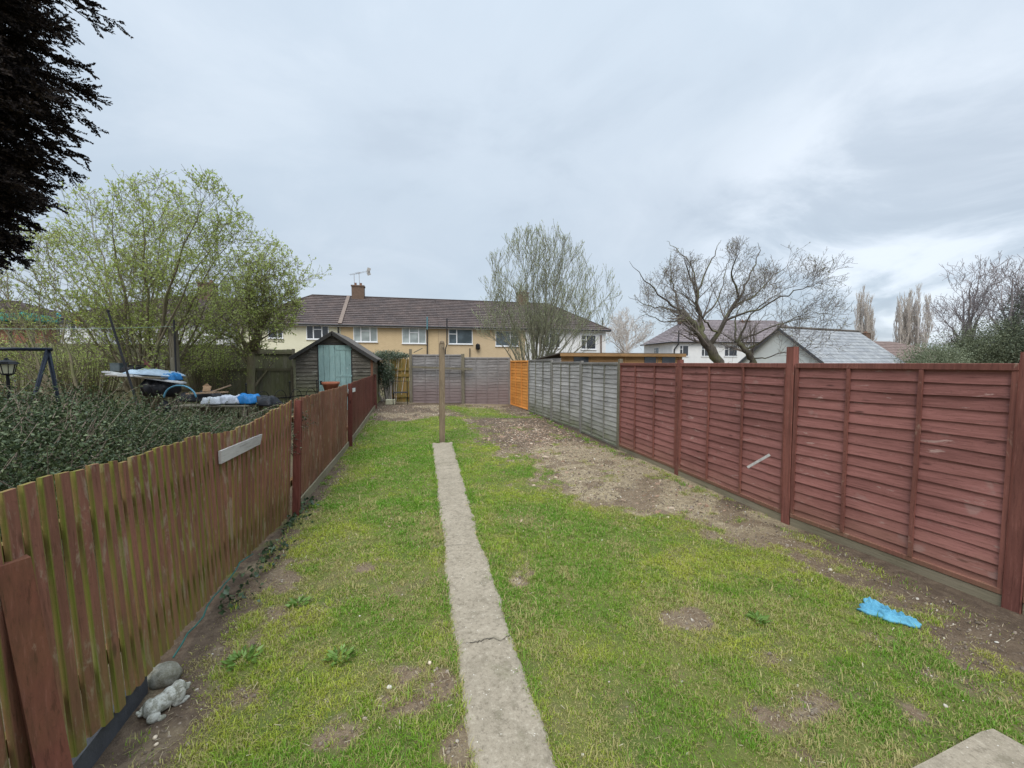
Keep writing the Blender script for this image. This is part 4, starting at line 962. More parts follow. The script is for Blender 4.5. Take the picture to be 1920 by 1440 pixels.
# brown roofed house beyond
B0 = PY(1615,683,48); B1 = PY(1800,683,52); zr = PY(1660,640,52).z
e = empty('detached_house', (B0.x, 48, 0), 'distant brown roofed house beyond the slate roof at right', 'house', 'houses behind the trees')
m_rbt = plain('red_brown_far_tiles', (.22,.16,.14), .9, .3, 2)
wB = B1.x-B0.x; evb = PY(1660,677,48).z
mb = MB(); mb.box((0,.3,-.2),(wB,8,evb)); mb.build('wall', m_rb, e, (B0.x,48,0))
mb = MB(); roof_slope(mb, (-.3,0,evb),(wB+.3,0,evb),(wB*.42,4.2,zr),(wB*.0,4.2,zr),12); roof_slope(mb, (wB+.3,0,evb),(wB+.3,8.4,evb),(wB*.42,4.2,zr),(wB*.42,4.2,zr),12); roof_slope(mb, (wB+.3,8.4,evb),(-.3,8.4,evb),(0,4.2,zr),(wB*.42,4.2,zr),12); roof_slope(mb, (-.3,8.4,evb),(-.3,0,evb),(0,4.2,zr),(0,4.2,zr),12); mb.build('roof', m_rbt, e, (B0.x,48,0))
cc = PY(1625,630,52); chimney(e, cc.x, 52.2, zr-.8, PY(1625,624,52).z, 1.0, .8, 2)

# ---- orange-brown timber outbuilding behind the grey panels
S0 = P(1052,661,18.2); S1 = P(1279,664,19.9); us = S1-S0; us.z = 0; Ls = us.length; us.normalize(); rs_ = math.atan2(us.y, us.x)
zt_ = S0.z; e = empty('summer_house', (S0.x, S0.y, 0), 'flat roofed orange brown timber outbuilding rising behind the grey fence panels', 'outbuilding')
side = lap_boards(Ls, zt_-.06, 20, .003, alg=.0); side.build('front_wall', m_tanshed, e, (S0.x,S0.y,0), rs_)
side = lap_boards(3.2, zt_-.25, 18, .004); vs_ = Vector((-us.y, us.x, 0)); q = S0+vs_*3.2; side.build('side_wall', m_grey_lap, e, (q.x,q.y,0), rs_-math.pi/2)
mb = MB(); 
for x in (1.45, 3.25, 5.0, 6.3): mb.box((x,-.045,0),(x+.07,-.0252,zt_-.02))
mb.build('upright', m_tanshed, e, (S0.x,S0.y,0), rs_)
for x in (.62, 4.35, 5.35):
    mb = MB(); mb.box((x,-.04,zt_-.62),(x+.75,-.026,zt_-.20)); mb.build('window', m_gdark, e, (S0.x,S0.y,0), rs_)
mb = MB(); mb.add([(-.15,-.18,zt_-.05),(Ls+.1,-.18,zt_-.05),(Ls+.1,3.3,zt_-.30),(-.15,3.3,zt_-.30),(-.15,-.18,zt_),(Ls+.1,-.18,zt_),(Ls+.1,3.3,zt_-.25),(-.15,3.3,zt_-.25)], BOXF); mb.build('roof', m_felt, e, (S0.x,S0.y,0), rs_)
mb = MB(); mb.box((-.12,-.21,zt_-.17),(Ls+.08,-.181,zt_-.03)); mb.build('fascia', m_tanshed, e, (S0.x,S0.y,0), rs_)
# ------------------------------------------------------------------ trees
def nrm(v): return v/np.maximum(1e-9, np.linalg.norm(v, axis=-1, keepdims=True))
def tubes(polys, colr=.5):
    """polys: list of (pts (n,3), radii (n,), sides) -> arrays"""
    groups = {}
    for p, r_, k in polys: groups.setdefault((len(p), k), []).append((p, r_))
    V = []; F = []; base = 0
    for (n, k), lst in groups.items():
        Pp = np.array([a for a, _ in lst]); Rr = np.array([b for _, b in lst])       # B,n,3 / B,n
        T = nrm(np.concatenate([Pp[:, 1:2]-Pp[:, :1], Pp[:, 2:]-Pp[:, :-2], Pp[:, -1:]-Pp[:, -2:-1]], 1))
        ref = np.tile(np.array([.31, .17, .93]), (len(lst), 1)); t0 = T[:, 0]
        flip = np.abs((ref*t0).sum(-1)) > .93; ref[flip] = [1, .1, 0]
        a = nrm(np.cross(t0, ref)); rings = []
        for i in range(n):
            t = T[:, i]; a = nrm(a - t*(a*t).sum(-1, keepdims=True)); b = np.cross(t, a)
            for j in range(k):
                th = 2*np.pi*j/k; rings.append(Pp[:, i] + (a*np.cos(th)+b*np.sin(th))*Rr[:, i:i+1])
        Vv = np.stack(rings, 1); B = len(lst); ix = base + np.arange(B)*n*k
        for i in range(n-1):
            for j in range(k): F.append(np.stack([ix+i*k+j, ix+i*k+(j+1) % k, ix+(i+1)*k+(j+1) % k, ix+(i+1)*k+j], -1))
        V.append(Vv.reshape(-1, 3)); base += B*n*k
    return np.concatenate(V), np.concatenate(F)
def leaves(C, D, L, W, r, fold=.25):
    """C centres, D directions, L length, W width -> kite shaped leaves of two triangles"""
    n = len(C); D = nrm(D); up = nrm(r.normal(0, 1, (n, 3))); S = nrm(np.cross(D, up)); Nn = np.cross(S, D)
    L = L[:, None]; W = W[:, None]
    V = np.stack([C, C+D*L*.45+S*W*.5+Nn*W*fold, C+D*L, C+D*L*.45-S*W*.5+Nn*W*fold], 1)
    ix = np.arange(n)*4
    return V.reshape(-1, 3), np.concatenate([np.stack([ix, ix+1, ix+2], -1), np.stack([ix, ix+2, ix+3], -1)])
def bez(p0, p1, p2, n):
    t = np.linspace(0, 1, n)[:, None]; return (1-t)**2*p0 + 2*t*(1-t)*p1 + t*t*p2
def sub_branches(r, parent, rad, n, lr, spread, up, seg=6, lo=.2, gn=.08, hi=1.0, k=4, inside=None, rscale=.5, fwd=.6):
    out = []; m_ = len(parent)
    seglen = np.linalg.norm(parent[-1]-parent[0])
    for i in range(n):
        t = lo+(hi-lo)*((i+r.random())/n); f = t*(m_-1); a = int(min(m_-2, f)); q = parent[a]+(parent[a+1]-parent[a])*(f-a)
        d = nrm(parent[a+1]-parent[a]); s = r.normal(0, 1, 3); s = nrm(s-d*(s@d))
        dd = nrm(d*fwd + s*spread + np.array([0, 0, up])); L = lr[0]+(lr[1]-lr[0])*r.random(); L *= (1.15-.5*t)
        rr0 = np.interp(f, np.arange(m_), rad)*rscale*r.uniform(.7, 1.1)
        pts = [q]; 
        for j in range(seg):
            dd = nrm(dd + r.normal(0, gn, 3) + np.array([0, 0, up*.12])); pts.append(pts[-1]+dd*L/seg)
        pts = np.array(pts)
        if inside is not None and not inside(pts[-1]):
            pts = q + (pts-q)*.45
            if not inside(pts[-1]): continue
        out.append((pts, np.linspace(rr0, rr0*.3, seg+1), k))
    return out
def bark(name, c, c2, alg=None):
    m = M(name); o = m.obj(); n = m.noise(m.vm(o, (9, 9, 2.0)), 2.5, 6, .7); g = m.noise(o, 2.2, 4, .6)
    cc = m.mix(m.ramp(n, .3, .7), c, c2)
    if alg: cc = m.mix(m.ramp(g, .45, .65, 0, .8), cc, alg)
    m.bump(n, .9, .02); return m.fin(cc, .9, .2)
def build_tree(name, label, base, limbs, levels, leaf, mb_, ml_, seed, group=None, inside=None, trunk_extra=None, minr=.003, twm=None):
    """limbs: list of (pts, radii); levels: list of dict; leaf: dict or None"""
    r = np.random.default_rng(seed); e = empty(name, tuple(base), label, 'tree', group)
    big = [(np.array(p), np.array(q), 9) for p, q in limbs]; cur = big; twigs = []
    base = np.array(base, float)
    for li, lv in enumerate(levels):
        nxt = []
        for p, q, _ in cur:
            n = lv['n'] if np.isscalar(lv['n']) else r.integers(*lv['n'])
            nxt += sub_branches(r, p, q, n, lv['L'], lv['s'], lv['up'], lv.get('seg', 5), lv.get('lo', .25), lv.get('g', .1), lv.get('hi', 1.), lv.get('k', 3), inside, lv.get('rs', .5), lv.get('f', .6))
        nxt = [(p, np.maximum(q, minr), k) for p, q, k in nxt]
        if lv.get('trunk'): big += nxt
        else: twigs += nxt
        if lv.get('keep'): cur = cur+nxt
        else: cur = nxt
    sh = lambda A: A-base
    V, F = tubes(big); link('trunk', mesh_np('trunk', sh(V), [F], smooth=True), mb_, e, tuple(base))
    Vs = []; Fs = []; Cs = []; mi = []
    V, F = tubes(twigs); Vs.append(V); Fs.append([F]); mi.append(np.zeros(len(F), int)); Cs.append(np.full((len(V), 3), .5)); nb_ = len(V)
    faces = [F]
    if leaf:
        Cc = []; Dd = []
        for p, q, _ in cur:
            m_ = len(p)
            for i in range(1, m_):
                for _k in range(leaf['n']):
                    if r.random() > leaf.get('p', 1): continue
                    d = p[i]-p[i-1]; f = r.random(); Cc.append(p[i-1]+d*f); 
                    s = r.normal(0, 1, 3); Dd.append(nrm(nrm(d)*leaf.get('fw', .6)+nrm(s)*leaf.get('sp', .8)+np.array([0, 0, leaf.get('up', .2)])))
        Cc = np.array(Cc); Dd = np.array(Dd); n = len(Cc); cl = fbm(Cc[:, 0]+Cc[:, 2], Cc[:, 1]-Cc[:, 2], 1.5, 3, seed)
        sz = r.uniform(*leaf['L'], n); V, F = leaves(Cc, Dd, sz, sz*leaf.get('w', .45), r)
        faces.append(F+nb_); Vs.append(V); col = np.stack([np.clip(cl*.7+r.random(n)*.5-.1, 0, 1), r.random(n), r.random(n)], -1); Cs.append(np.repeat(col, 4, 0)); mi.append(np.ones(len(F), int))
        print(name, 'twigs', len(twigs), 'leaves', n)
    me = mesh_np('crown', sh(np.concatenate(Vs)), faces, np.concatenate(Cs), midx=np.concatenate(mi))
    for mm in ((twm or mb_, ml_) if ml_ else (twm or mb_,)): me.materials.append(mm)
    link('crown', me, mb_, e, tuple(base)); return e
def A3(v): return np.array([v.x, v.y, v.z])

# --- big budding multi-stemmed tree at left
b_budd = bark('olive_brown_bark', (.26,.22,.15), (.15,.125,.085), (.21,.22,.10))
l_budd = leafmat('young_yellow_green_leaves', (.34,.43,.085), (.54,.62,.19), (.58,.62,.28), .5, .5)
r = np.random.default_rng(3)
def fan(base, D, pts, bend=.35, r0=.075, r1=.004, n=10, dz=1.3, rs=r):
    out = []
    for px, py in pts:
        b = base + np.array([rs.normal(0, .12), rs.normal(0, .12), 0]); e_ = A3(P(px, py, D+rs.uniform(-dz, dz)))
        mid = b + (e_-b)*.5 + np.array([(b[0]-e_[0])*bend*.5, 0, abs(e_[2]-b[2])*bend*.28])
        mid += rs.normal(0, .15, 3); p = bez(b, mid, e_, n); p[1:-1] += rs.normal(0, .035, (n-2, 3)); k = rs.uniform(.7, 1.2)
        out.append((p, r1+(r0*k-r1)*(1-np.linspace(0, 1, n))**1.35))
    return out
def px_inside(poly, D, rng_):   # crown outline measured from the photograph, revolved in depth about the trunk
    zs = [P(x, y, D).z for x, y in poly]
    return None
def ell(cx, cz, rx, rz, D, dy):
    c0 = A3(P(cx, cz, D)); sx = rx/FOC*D; sz_ = rz/FOC*D
    uu = np.array([math.cos(YAW), -math.sin(YAW), 0]); vv = np.array([math.sin(YAW), math.cos(YAW), 0])
    def f(p):
        d = p-c0; a = d@uu/sx; b = d[2]/sz_; c = d@vv/dy; an = math.atan2(b, a+1e-6)*2.2; q_ = vnoise(np.array([an+7.]), np.array([c*1.5+cx]))[0]; q2 = vnoise(np.array([an*3+17.]), np.array([c*4+cx]))[0]
        return a*a+b*b+c*c < (.74+.30*q_+.18*q2)**2*1.12
    return f
B0_ = A3(P(262,700,10.5)); B0_[2] = 0
i1 = ell(255,572,345,226,10.5,3.4)
limbs = fan(B0_, 10.5, [(60,440),(110,385),(160,372),(215,365),(265,370),(315,378),(365,400),(420,420),(450,420),(480,450),(520,490),(540,530),(385,365),(30,480),(330,420),(200,420),(130,470),(400,520),(280,450)], r0=.06, dz=1.8)
build_tree('budding_tree', 'big spreading multi-stemmed tree with fresh yellow green leaf buds behind the left fence', B0_, limbs,
  [dict(n=12, L=(.9, 2.0), s=.65, up=.2, lo=.2, seg=6, g=.14, k=4, rs=.4), dict(n=7, L=(.45, 1.1), s=.7, up=.25, lo=.15, seg=5, g=.15, keep=0), dict(n=4, L=(.16,.45), s=.75, up=.25, lo=.2, seg=4, g=.12)],
  dict(n=3, L=(.035,.085), w=.55, p=.34, up=.3, sp=1.0), b_budd, l_budd, 31, 'budding trees on the left', i1, minr=.0034)
B1_ = A3(P(150,720,9.0)); B1_[2] = 0
i2 = ell(60,560,190,140,9.0,2.2)
limbs = fan(B1_, 9.0, [(20,560),(-40,520),(60,500),(100,520),(-60,600),(40,600),(10,480)], bend=-.25, r0=.06, r1=.004, dz=1.0)
build_tree('budding_tree', 'low leaning budding tree at the left edge with stems slanting out to the left', B1_, limbs,
  [dict(n=9, L=(.5, 1.3), s=.6, up=.25, lo=.25, seg=6, g=.13, k=4, rs=.45), dict(n=6, L=(.3,.7), s=.6, up=.3, lo=.15, seg=5, g=.13), dict(n=4, L=(.12,.32), s=.7, up=.3, lo=.25, seg=4, g=.12)],
  dict(n=2, L=(.03,.065), w=.45, p=.33, up=.3), b_budd, l_budd, 37, 'budding trees on the left', i2, minr=.004)
B2_ = A3(P(468,706,12.5)); B2_[2] = 0
i3 = ell(487,575,102,112,12.5,2.0)
top = A3(P(470,660,12.5)); limbs = [(np.linspace(B2_, top, 6), np.linspace(.13,.11,6))] + fan(top, 12.5, [(420,590),(445,540),(470,510),(500,490),(530,515),(560,545),(575,560),(540,600),(405,620),(515,560),(480,560)], r0=.06, dz=1.0)
build_tree('budding_tree', 'small leafier budding tree on a short trunk just left of the shed', B2_, limbs,
  [dict(n=10, L=(.5,1.2), s=.6, up=.15, lo=.2, seg=5, g=.12, k=4, rs=.45), dict(n=7, L=(.3,.75), s=.65, up=.2, lo=.15, seg=5, g=.13), dict(n=4, L=(.12,.36), s=.7, up=.2, lo=.2, seg=4, g=.12)],
  dict(n=2, L=(.04,.085), w=.5, p=.42, up=.2), b_budd, l_budd, 41, 'budding trees on the left', i3, minr=.005)

# --- twiggy upright tree in the middle, behind the back fence
b_mid = bark('grey_green_bark', (.27,.255,.195), (.17,.16,.12), (.22,.23,.145)); l_mid = leafmat('small_grey_green_buds', (.33,.38,.19), (.48,.53,.30), (.56,.58,.40), .6, .45)
B3_ = A3(P(1000,680,22)); B3_[2] = 0
i4 = ell(1025,578,133,148,22,3.6)
rs = np.random.default_rng(12)
limbs = fan(B3_, 22, [(925,520),(905,580),(950,480),(975,460),(1000,445),(1030,440),(1060,448),(1090,450),(1110,475),(1130,510),(1145,550),(1150,600),(910,620),(1010,500),(1060,500),(985,520),(1100,580)], bend=.3, r0=.09, r1=.006, dz=2.6, rs=rs)
build_tree('twiggy_tree', 'tall multi-stemmed tree with upright twigs and small grey green buds behind the back fence', B3_, limbs,
  [dict(n=11, L=(1.2, 2.9), s=.55, up=.3, lo=.2, seg=6, g=.11, k=4, rs=.4), dict(n=8, L=(.6, 1.6), s=.55, up=.4, lo=.1, seg=5, g=.11), dict(n=3, L=(.25,.65), s=.5, up=.6, lo=.2, seg=4, g=.08)],
  dict(n=2, L=(.05,.095), w=.4, p=.62, up=.6, fw=1.0, sp=.45), b_mid, l_mid, 43, None, i4, minr=.006)

# --- old bare fruit tree behind the red fence
b_app = bark('dark_mossy_bark', (.12,.105,.085), (.06,.05,.042), (.15,.155,.075)); b_apt = bark('grey_pink_twigs', (.23,.20,.18), (.16,.135,.12))
l_app = leafmat('tiny_pale_buds', (.22,.23,.11), (.33,.33,.18), (.4,.38,.26), .6, .3)
DA = 13.0
_rp = np.random.default_rng(8)
def pl(pts, D, r0, r1, n=14):
    q = np.array([A3(P(x, y, D+dd)) for x, y, dd in pts]); t = np.linspace(0, len(q)-1, n)
    pp = np.stack([np.interp(t, np.arange(len(q)), q[:, k]) for k in range(3)], -1); pp[1:-1] = .5*pp[1:-1]+.25*(pp[:-2]+pp[2:]); pp[1:-1] += _rp.normal(0, .026, (n-2, 3)); r1_ = r1*.4 if r1 < .02 else r1; r0 = r0*.8 if r1 < .02 else r0; return (pp, r1_+(r0-r1_)*(1-np.linspace(0, 1, n))**1.3)
gnd = A3(P(1362,720,DA)); gnd[2] = 0
def pg(pts, D, r0, r1, n=12):
    a, b = pl(pts, D, r0, r1, n); return a, b
tA = np.concatenate([[gnd], pl([(1348,678,0),(1330,652,0),(1312,626,0),(1292,600,0),(1275,583,0)], DA, .1, .1, 10)[0]]); 
tB = np.concatenate([[gnd+np.array([.5, .3, 0])], pl([(1413,678,.4),(1398,660,.4),(1382,643,.4)], DA, .1, .1, 6)[0]])
limbs = [(tA, np.linspace(.17,.10,11)), (tB, np.linspace(.12,.085,7)),
 pl([(1312,626,0),(1318,596,.2),(1305,570,.2),(1308,545,.2)], DA, .085, .05, 8), pl([(1330,648,0),(1345,622,-.2),(1362,600,-.2),(1372,578,-.2),(1385,560,-.3)], DA, .08, .05, 8),
 pl([(1275,583,0),(1262,540,.3),(1255,500,.5),(1258,470,.5)], DA, .05, .012), pl([(1275,583,0),(1240,556,-.4),(1205,520,-.7),(1180,490,-.8)], DA, .05, .012), pl([(1275,583,0),(1235,578,.8),(1200,566,1.2),(1178,556,1.4)], DA, .045, .01),
 pl([(1305,550,.2),(1290,510,.0),(1285,488,-.2),(1280,465,-.3)], DA, .045, .01), pl([(1308,545,.2),(1330,500,.6),(1345,465,.9),(1352,450,1)], DA, .045, .012), pl([(1308,548,.2),(1300,500,1),(1262,460,1.5),(1250,452,1.6)], DA, .04, .01),
 pl([(1385,560,-.3),(1372,510,-.6),(1382,482,-.8),(1392,458,-.9)], DA, .045, .01), pl([(1385,560,-.3),(1410,510,0),(1425,470,.3),(1420,455,.4)], DA, .045, .01), pl([(1372,578,-.2),(1420,550,.6),(1460,510,1.1),(1485,490,1.3)], DA, .045, .01),
 pl([(1362,600,-.2),(1430,575,-.8),(1490,545,-1.3),(1520,538,-1.6),(1535,530,-1.7)], DA, .045, .01), pl([(1382,643,.4),(1400,600,.2),(1440,560,.0),(1500,530,-.1)], DA, .05, .012), pl([(1382,643,.4),(1440,615,.6),(1485,600,.8),(1525,595,1.0),(1552,588,1.1)], DA, .045, .01),
 pl([(1398,655,.4),(1430,640,.0),(1470,605,-.3),(1520,585,-.4),(1560,588,-.5)], DA, .04, .01), pl([(1382,643,.4),(1376,600,.8),(1395,560,1.2),(1440,520,1.5)], DA, .045, .012), pl([(1410,672,.4),(1450,668,-.3),(1490,650,-.6),(1525,636,-.8)], DA, .03, .008),
 pl([(1292,600,0),(1250,605,-.6),(1215,590,-1),(1185,600,-1.2)], DA, .035, .008), pl([(1318,596,.2),(1350,555,1.0),(1362,500,1.5),(1375,470,1.7)], DA, .04, .01), pl([(1345,622,-.2),(1318,600,-1.0),(1290,560,-1.6),(1250,530,-2.0)], DA, .04, .01)]
build_tree('bare_fruit_tree', 'old gnarled bare tree with two dark trunks spreading behind the red fence', gnd, limbs,
  [dict(n=10, L=(.7, 1.7), s=.62, up=.22, lo=.25, seg=7, g=.10, k=4, rs=.36, trunk=0), dict(n=8, L=(.3,.9), s=.7, up=.25, lo=.12, seg=6, g=.12, rs=.45), dict(n=4, L=(.1,.34), s=.8, up=.25, lo=.15, seg=4, g=.18)],
  dict(n=1, L=(.022,.05), w=.5, p=.25, up=.5), b_app, l_app, 47, None, ell(1362,610,186,152,13,3.2), minr=.0036, twm=b_apt)

# --- far trees
def bare(name, label, px, pyb, D, tips, r0, seed, mat, lv, leaf=None, ml=None, ins=None, group=None, minr=.01, dz=2, bend=.3):
    b = A3(P(px, pyb, D)); b[2] = 0; rs = np.random.default_rng(seed)
    t = A3(P(px, pyb, D)); t[2] = max(t[2], .5)
    return build_tree(name, label, b, [(np.linspace(b, t, 5), np.linspace(r0*1.3, r0, 5))]+fan(t, D, tips, bend=bend, r0=r0*.6, r1=.02, dz=dz, rs=rs), lv, leaf, mat, ml, seed, group, ins, minr=minr)
b_far = bark('pale_grey_twig_bark', (.62,.56,.51), (.50,.45,.41)); b_pur = bark('purple_grey_bark', (.34,.30,.30), (.25,.22,.22))
l_far = leafmat('pinkish_grey_buds', (.60,.54,.47), (.68,.62,.54), (.58,.58,.45), .8, .3)
lvp = [dict(n=16, L=(2.0, 4.5), s=.35, up=.9, lo=.12, seg=4, g=.06, k=3, rs=.35, f=.5), dict(n=6, L=(1.0, 2.6), s=.25, up=1.0, lo=.1, seg=3, g=.05, f=.6), dict(n=3, L=(.5,1.1), s=.3, up=.8, lo=.1, seg=3, g=.05, f=.6)]
def poplar(px, top, wpx_, D, seed, label):
    wpx_ *= 1.45
    b = A3(P(px, 672, D)); b[2] = 0; t = A3(P(px, top, D)); rs = np.random.default_rng(seed); n = 9
    limbs = [(np.linspace(b, t, 12), np.linspace(.3, .04, 12))]
    for k in range(7):
        a = rs.uniform(0, 6.28); rad = wpx_/2/FOC*D*rs.uniform(.3, .75); q = b+(t-b)*rs.uniform(.08, .2); e_ = b+(t-b)*rs.uniform(.68, .93)+np.array([math.cos(a)*rad*.75, math.sin(a)*rad*.75, 0])
        mid = q+(e_-q)*.35+np.array([math.cos(a), math.sin(a), 0])*rad*1.1; limbs.append((bez(q, mid, e_, n), np.linspace(.12, .03, n)))
    build_tree('poplar_tree', label, b, limbs, lvp, dict(n=1, L=(.14,.3), w=.4, p=.5, up=1., fw=1, sp=.3), b_far, l_far, seed, 'poplars on the horizon', None, minr=.02)
poplar(1617, 550, 24, 105, 51, 'tallest bare poplar of the pair left of the chimney'); poplar(1633, 572, 22, 107, 52, 'shorter bare poplar directly right of the tallest of the pair above the chimney')
poplar(1688, 572, 26, 105, 53, 'left and smaller bare poplar of the group above the brown roof'); poplar(1703, 562, 20, 108, 55, 'middle bare poplar of the group above the brown roof'); poplar(1722, 548, 30, 104, 54, 'right and tallest bare poplar of the group above the brown roof')
lvb = [dict(n=7, L=(1.2, 2.8), s=.6, up=.3, lo=.3, seg=6, g=.16, k=4, rs=.45), dict(n=5, L=(.6,1.5), s=.65, up=.3, lo=.15, seg=5, g=.16), dict(n=2, L=(.3,.7), s=.7, up=.3, lo=.2, seg=4, g=.14)]
bare('bare_tree', 'dark bare forked tree behind the evergreens at right', 1815, 655, 27, [(1790,580),(1770,600),(1805,545),(1822,530),(1838,515),(1780,630),(1850,570),(1835,590)], .2, 61, b_pur, lvb, None, None, None, 'bare trees at right', .010)
bare('bare_tree', 'bare tree at the right edge rising above the dark conifer', 1895, 655, 25, [(1870,560),(1880,535),(1900,520),(1910,540),(1930,515),(1925,570),(1855,590),(1950,540)], .2, 62, b_pur, lvb, None, None, None, 'bare trees at right', .010)
bare('bare_tree', 'distant pale bare tree between the terrace and the white house', 1172, 665, 60, [(1150,625),(1160,610),(1172,600),(1185,608),(1200,618),(1210,630),(1140,635)], .25, 63, b_far, [dict(n=9, L=(1.6,3.2), s=.6, up=.3, lo=.2, seg=5, g=.14, k=3, rs=.45), dict(n=6, L=(.8,1.8), s=.65, up=.3, lo=.1, seg=4, g=.14), dict(n=3, L=(.4,1.0), s=.65, up=.3, lo=.1, seg=3, g=.14)], dict(n=1, L=(.1,.2), p=.4), l_far, None, None, .018, dz=4)

# --- leafy masses (shrubs): clouds of small leaves over a twig frame
def leafmass(name, label, cat, base, blobs, n, size, mat, seed, wood_m=None, stems=40, group=None, shell=.55, w=.5, droop=0, part='foliage'):
    r = np.random.default_rng(seed); base = np.array(base, float); e = empty(name, tuple(base), label, cat, group); C = []
    vol = np.array([b[1][0]*b[1][1]*b[1][2] for b in blobs])**.72; vol /= vol.sum()
    for (c0, rad), f in zip(blobs, vol):
        k = int(n*f); d = nrm(r.normal(0, 1, (k, 3))); rr_ = shell+(1-shell)*r.random(k)**.7; lump = 1+.28*(vnoise(d[:, 0]*3+c0[0], d[:, 1]*3+d[:, 2]*2)-.5)*2 + .2*(vnoise(d[:, 0]*8+9, d[:, 2]*8+d[:, 1]*5)-.5)*2
        C.append(np.array(c0)+d*np.array(rad)*(rr_*lump)[:, None])
    C = np.concatenate(C); C = C[C[:, 2] > .03]; n = len(C); cen = np.array([b[0] for b in blobs]).mean(0)
    D = nrm(nrm(C-cen)*.5+r.normal(0, .7, (n, 3))+np.array([0, 0, .3-droop])); sz = r.uniform(*size, n)
    V, F = leaves(C, D, sz, sz*w, r); cl = fbm(C[:, 0]*1.0+C[:, 2], C[:, 1]+C[:, 2]*.7, 1.8/max(.5, blobs[0][1][0]/1.5), 3, seed)
    col = np.repeat(np.stack([np.clip(cl*.8+r.random(n)*.45-.12, 0, 1), r.random(n), r.random(n)], -1), 4, 0)
    link(part, mesh_np(part, V-base, [F], col), mat, e, tuple(base))
    if wood_m:
        polys = []
        for i in range(stems):
            c0, rad = blobs[r.choice(len(blobs), p=vol)]; t = np.array(c0)+nrm(r.normal(0, 1, 3)+np.array([0, 0, .5]))*np.array(rad)*r.uniform(.6, 1.12); q = base+np.array([(t[0]-base[0])*.4, (t[1]-base[1])*.4, 0]); q[2] = 0
            mid = (q+t)/2+r.normal(0, .12, 3)*np.array(rad).mean(); p = bez(q, mid, t, 8); polys.append((p, np.linspace(.018, .004, 8)*max(1, rad[0]*.6), 4))
        V, F = tubes(polys); link('stems', mesh_np('stems', V-base, [F], smooth=True), wood_m, e, tuple(base))
    return e
l_ever = leafmat('dark_evergreen_foliage', (.075,.095,.065), (.15,.18,.115), (.19,.21,.14), .6, .15); l_hedge = leafmat('grey_green_hedge_foliage', (.12,.14,.08), (.22,.25,.15), (.26,.28,.18), .6, .2)
def blob(px, py, D, rx, rz, ry): p = P(px, py, D); return ((p.x, p.y, p.z), (rx, ry, rz))
bb = P(1905,683,24)
leafmass('conifer', 'dark green evergreen conifer cut by the right edge of the view', 'tree', (bb.x, bb.y, 0), [blob(1965,600,24,1.6,2.0,2.0), blob(1950,665,24,2.0,1.6,2.2), blob(1925,640,24,1.0,1.3,1.5), blob(1960,555,24,.8,1.2,1.0)], 26000, (.06,.15), l_ever, 71, b_app, 30)
for k, (x, y, D, rx, rz, lb) in enumerate([(1752,678,25,2.0,1.1,'low grey green shrub just right of the far brown roof'),(1815,662,26,2.4,1.5,'middle grey green shrub under the bare forked tree'),(1868,650,25,1.7,1.7,'taller grey green shrub beside the dark conifer')]):
    q = P(x, y, D); leafmass('shrub', lb, 'shrub', (q.x, q.y, 0), [blob(x, y, D, rx, rz, 1.5), blob(x, y+25, D, rx*1.1, rz, 1.6)], 20000, (.05,.12), l_hedge, 72+k, b_app, 26, 'shrubs behind the red fence at right', shell=.3)

for k, (x, y, D, rx, rz, n_, lb) in enumerate([(150,672,11.3,1.1,.75,2600,'tangled low budding shrub in front of the mossy board fence, below the big tree'),(395,668,12.6,.95,.75,2800,'tangled low budding shrub between the timber post and the small tree'),(20,680,10.5,1.0,.7,2200,'tangled low budding shrub behind the lantern at the left edge')]):
    q = P(x, y, D); leafmass('shrub', lb, 'shrub', (q.x, q.y, 0), [blob(x, y, D, rx, rz, .8), blob(x+18, y+30, D, rx*.8, rz, .7)], n_, (.03,.07), l_budd, 172+k, b_budd, 170, 'budding shrubs along the left board fence', shell=.2)
# --- foreground bush behind the picket fence
l_bush = leafmat('small_dark_glossy_leaves', (.022,.036,.016), (.065,.095,.034), (.14,.17,.08), .45, .08, .35)
b_bush = bark('thin_brown_stems', (.27,.22,.17), (.16,.125,.10))
bl = []
for px, py, D, rx, rz, ry in [(-60,830,3.2,.9,.6,.9),(40,815,3.6,.9,.6,.8),(140,800,4.0,.9,.55,.8),(-40,800,5.0,1.2,.7,1.0),(110,795,5.2,1.0,.6,.9),(230,800,4.6,.8,.42,.7),(250,795,5.6,.9,.5,.9),(340,800,5.4,.65,.36,.6),(345,797,6.4,.9,.45,.8),(420,812,5.9,.5,.33,.5),(430,805,6.8,.75,.40,.6),(-150,780,7.0,1.4,.75,1.2),(60,790,6.8,1.3,.6,1.0),(210,790,7.2,1.2,.5,.9),(-60,900,2.6,.7,.6,.6),(60,870,2.9,.6,.55,.5),(180,835,3.7,.55,.45,.5),(440,796,7.3,.55,.30,.5),(475,800,7.6,.5,.34,.5),(500,806,7.9,.35,.3,.4),(400,790,7.2,.6,.3,.5)]:
    q = P(px, py, D); bl.append(((min(q.x, -1.95-rx*.75), q.y, max(.45, q.z-.26+.12*(px < 160)-.09*math.sin(px*.07))), (rx, ry, rz*.85)))
leafmass('bush', 'big dark green glossy small leaved bush spilling against the back of the picket fence', 'bush', (-3.4, 3.6, 0), bl, 140000, (.014,.042), l_bush, 81, b_bush, 260, shell=.35, w=.55)
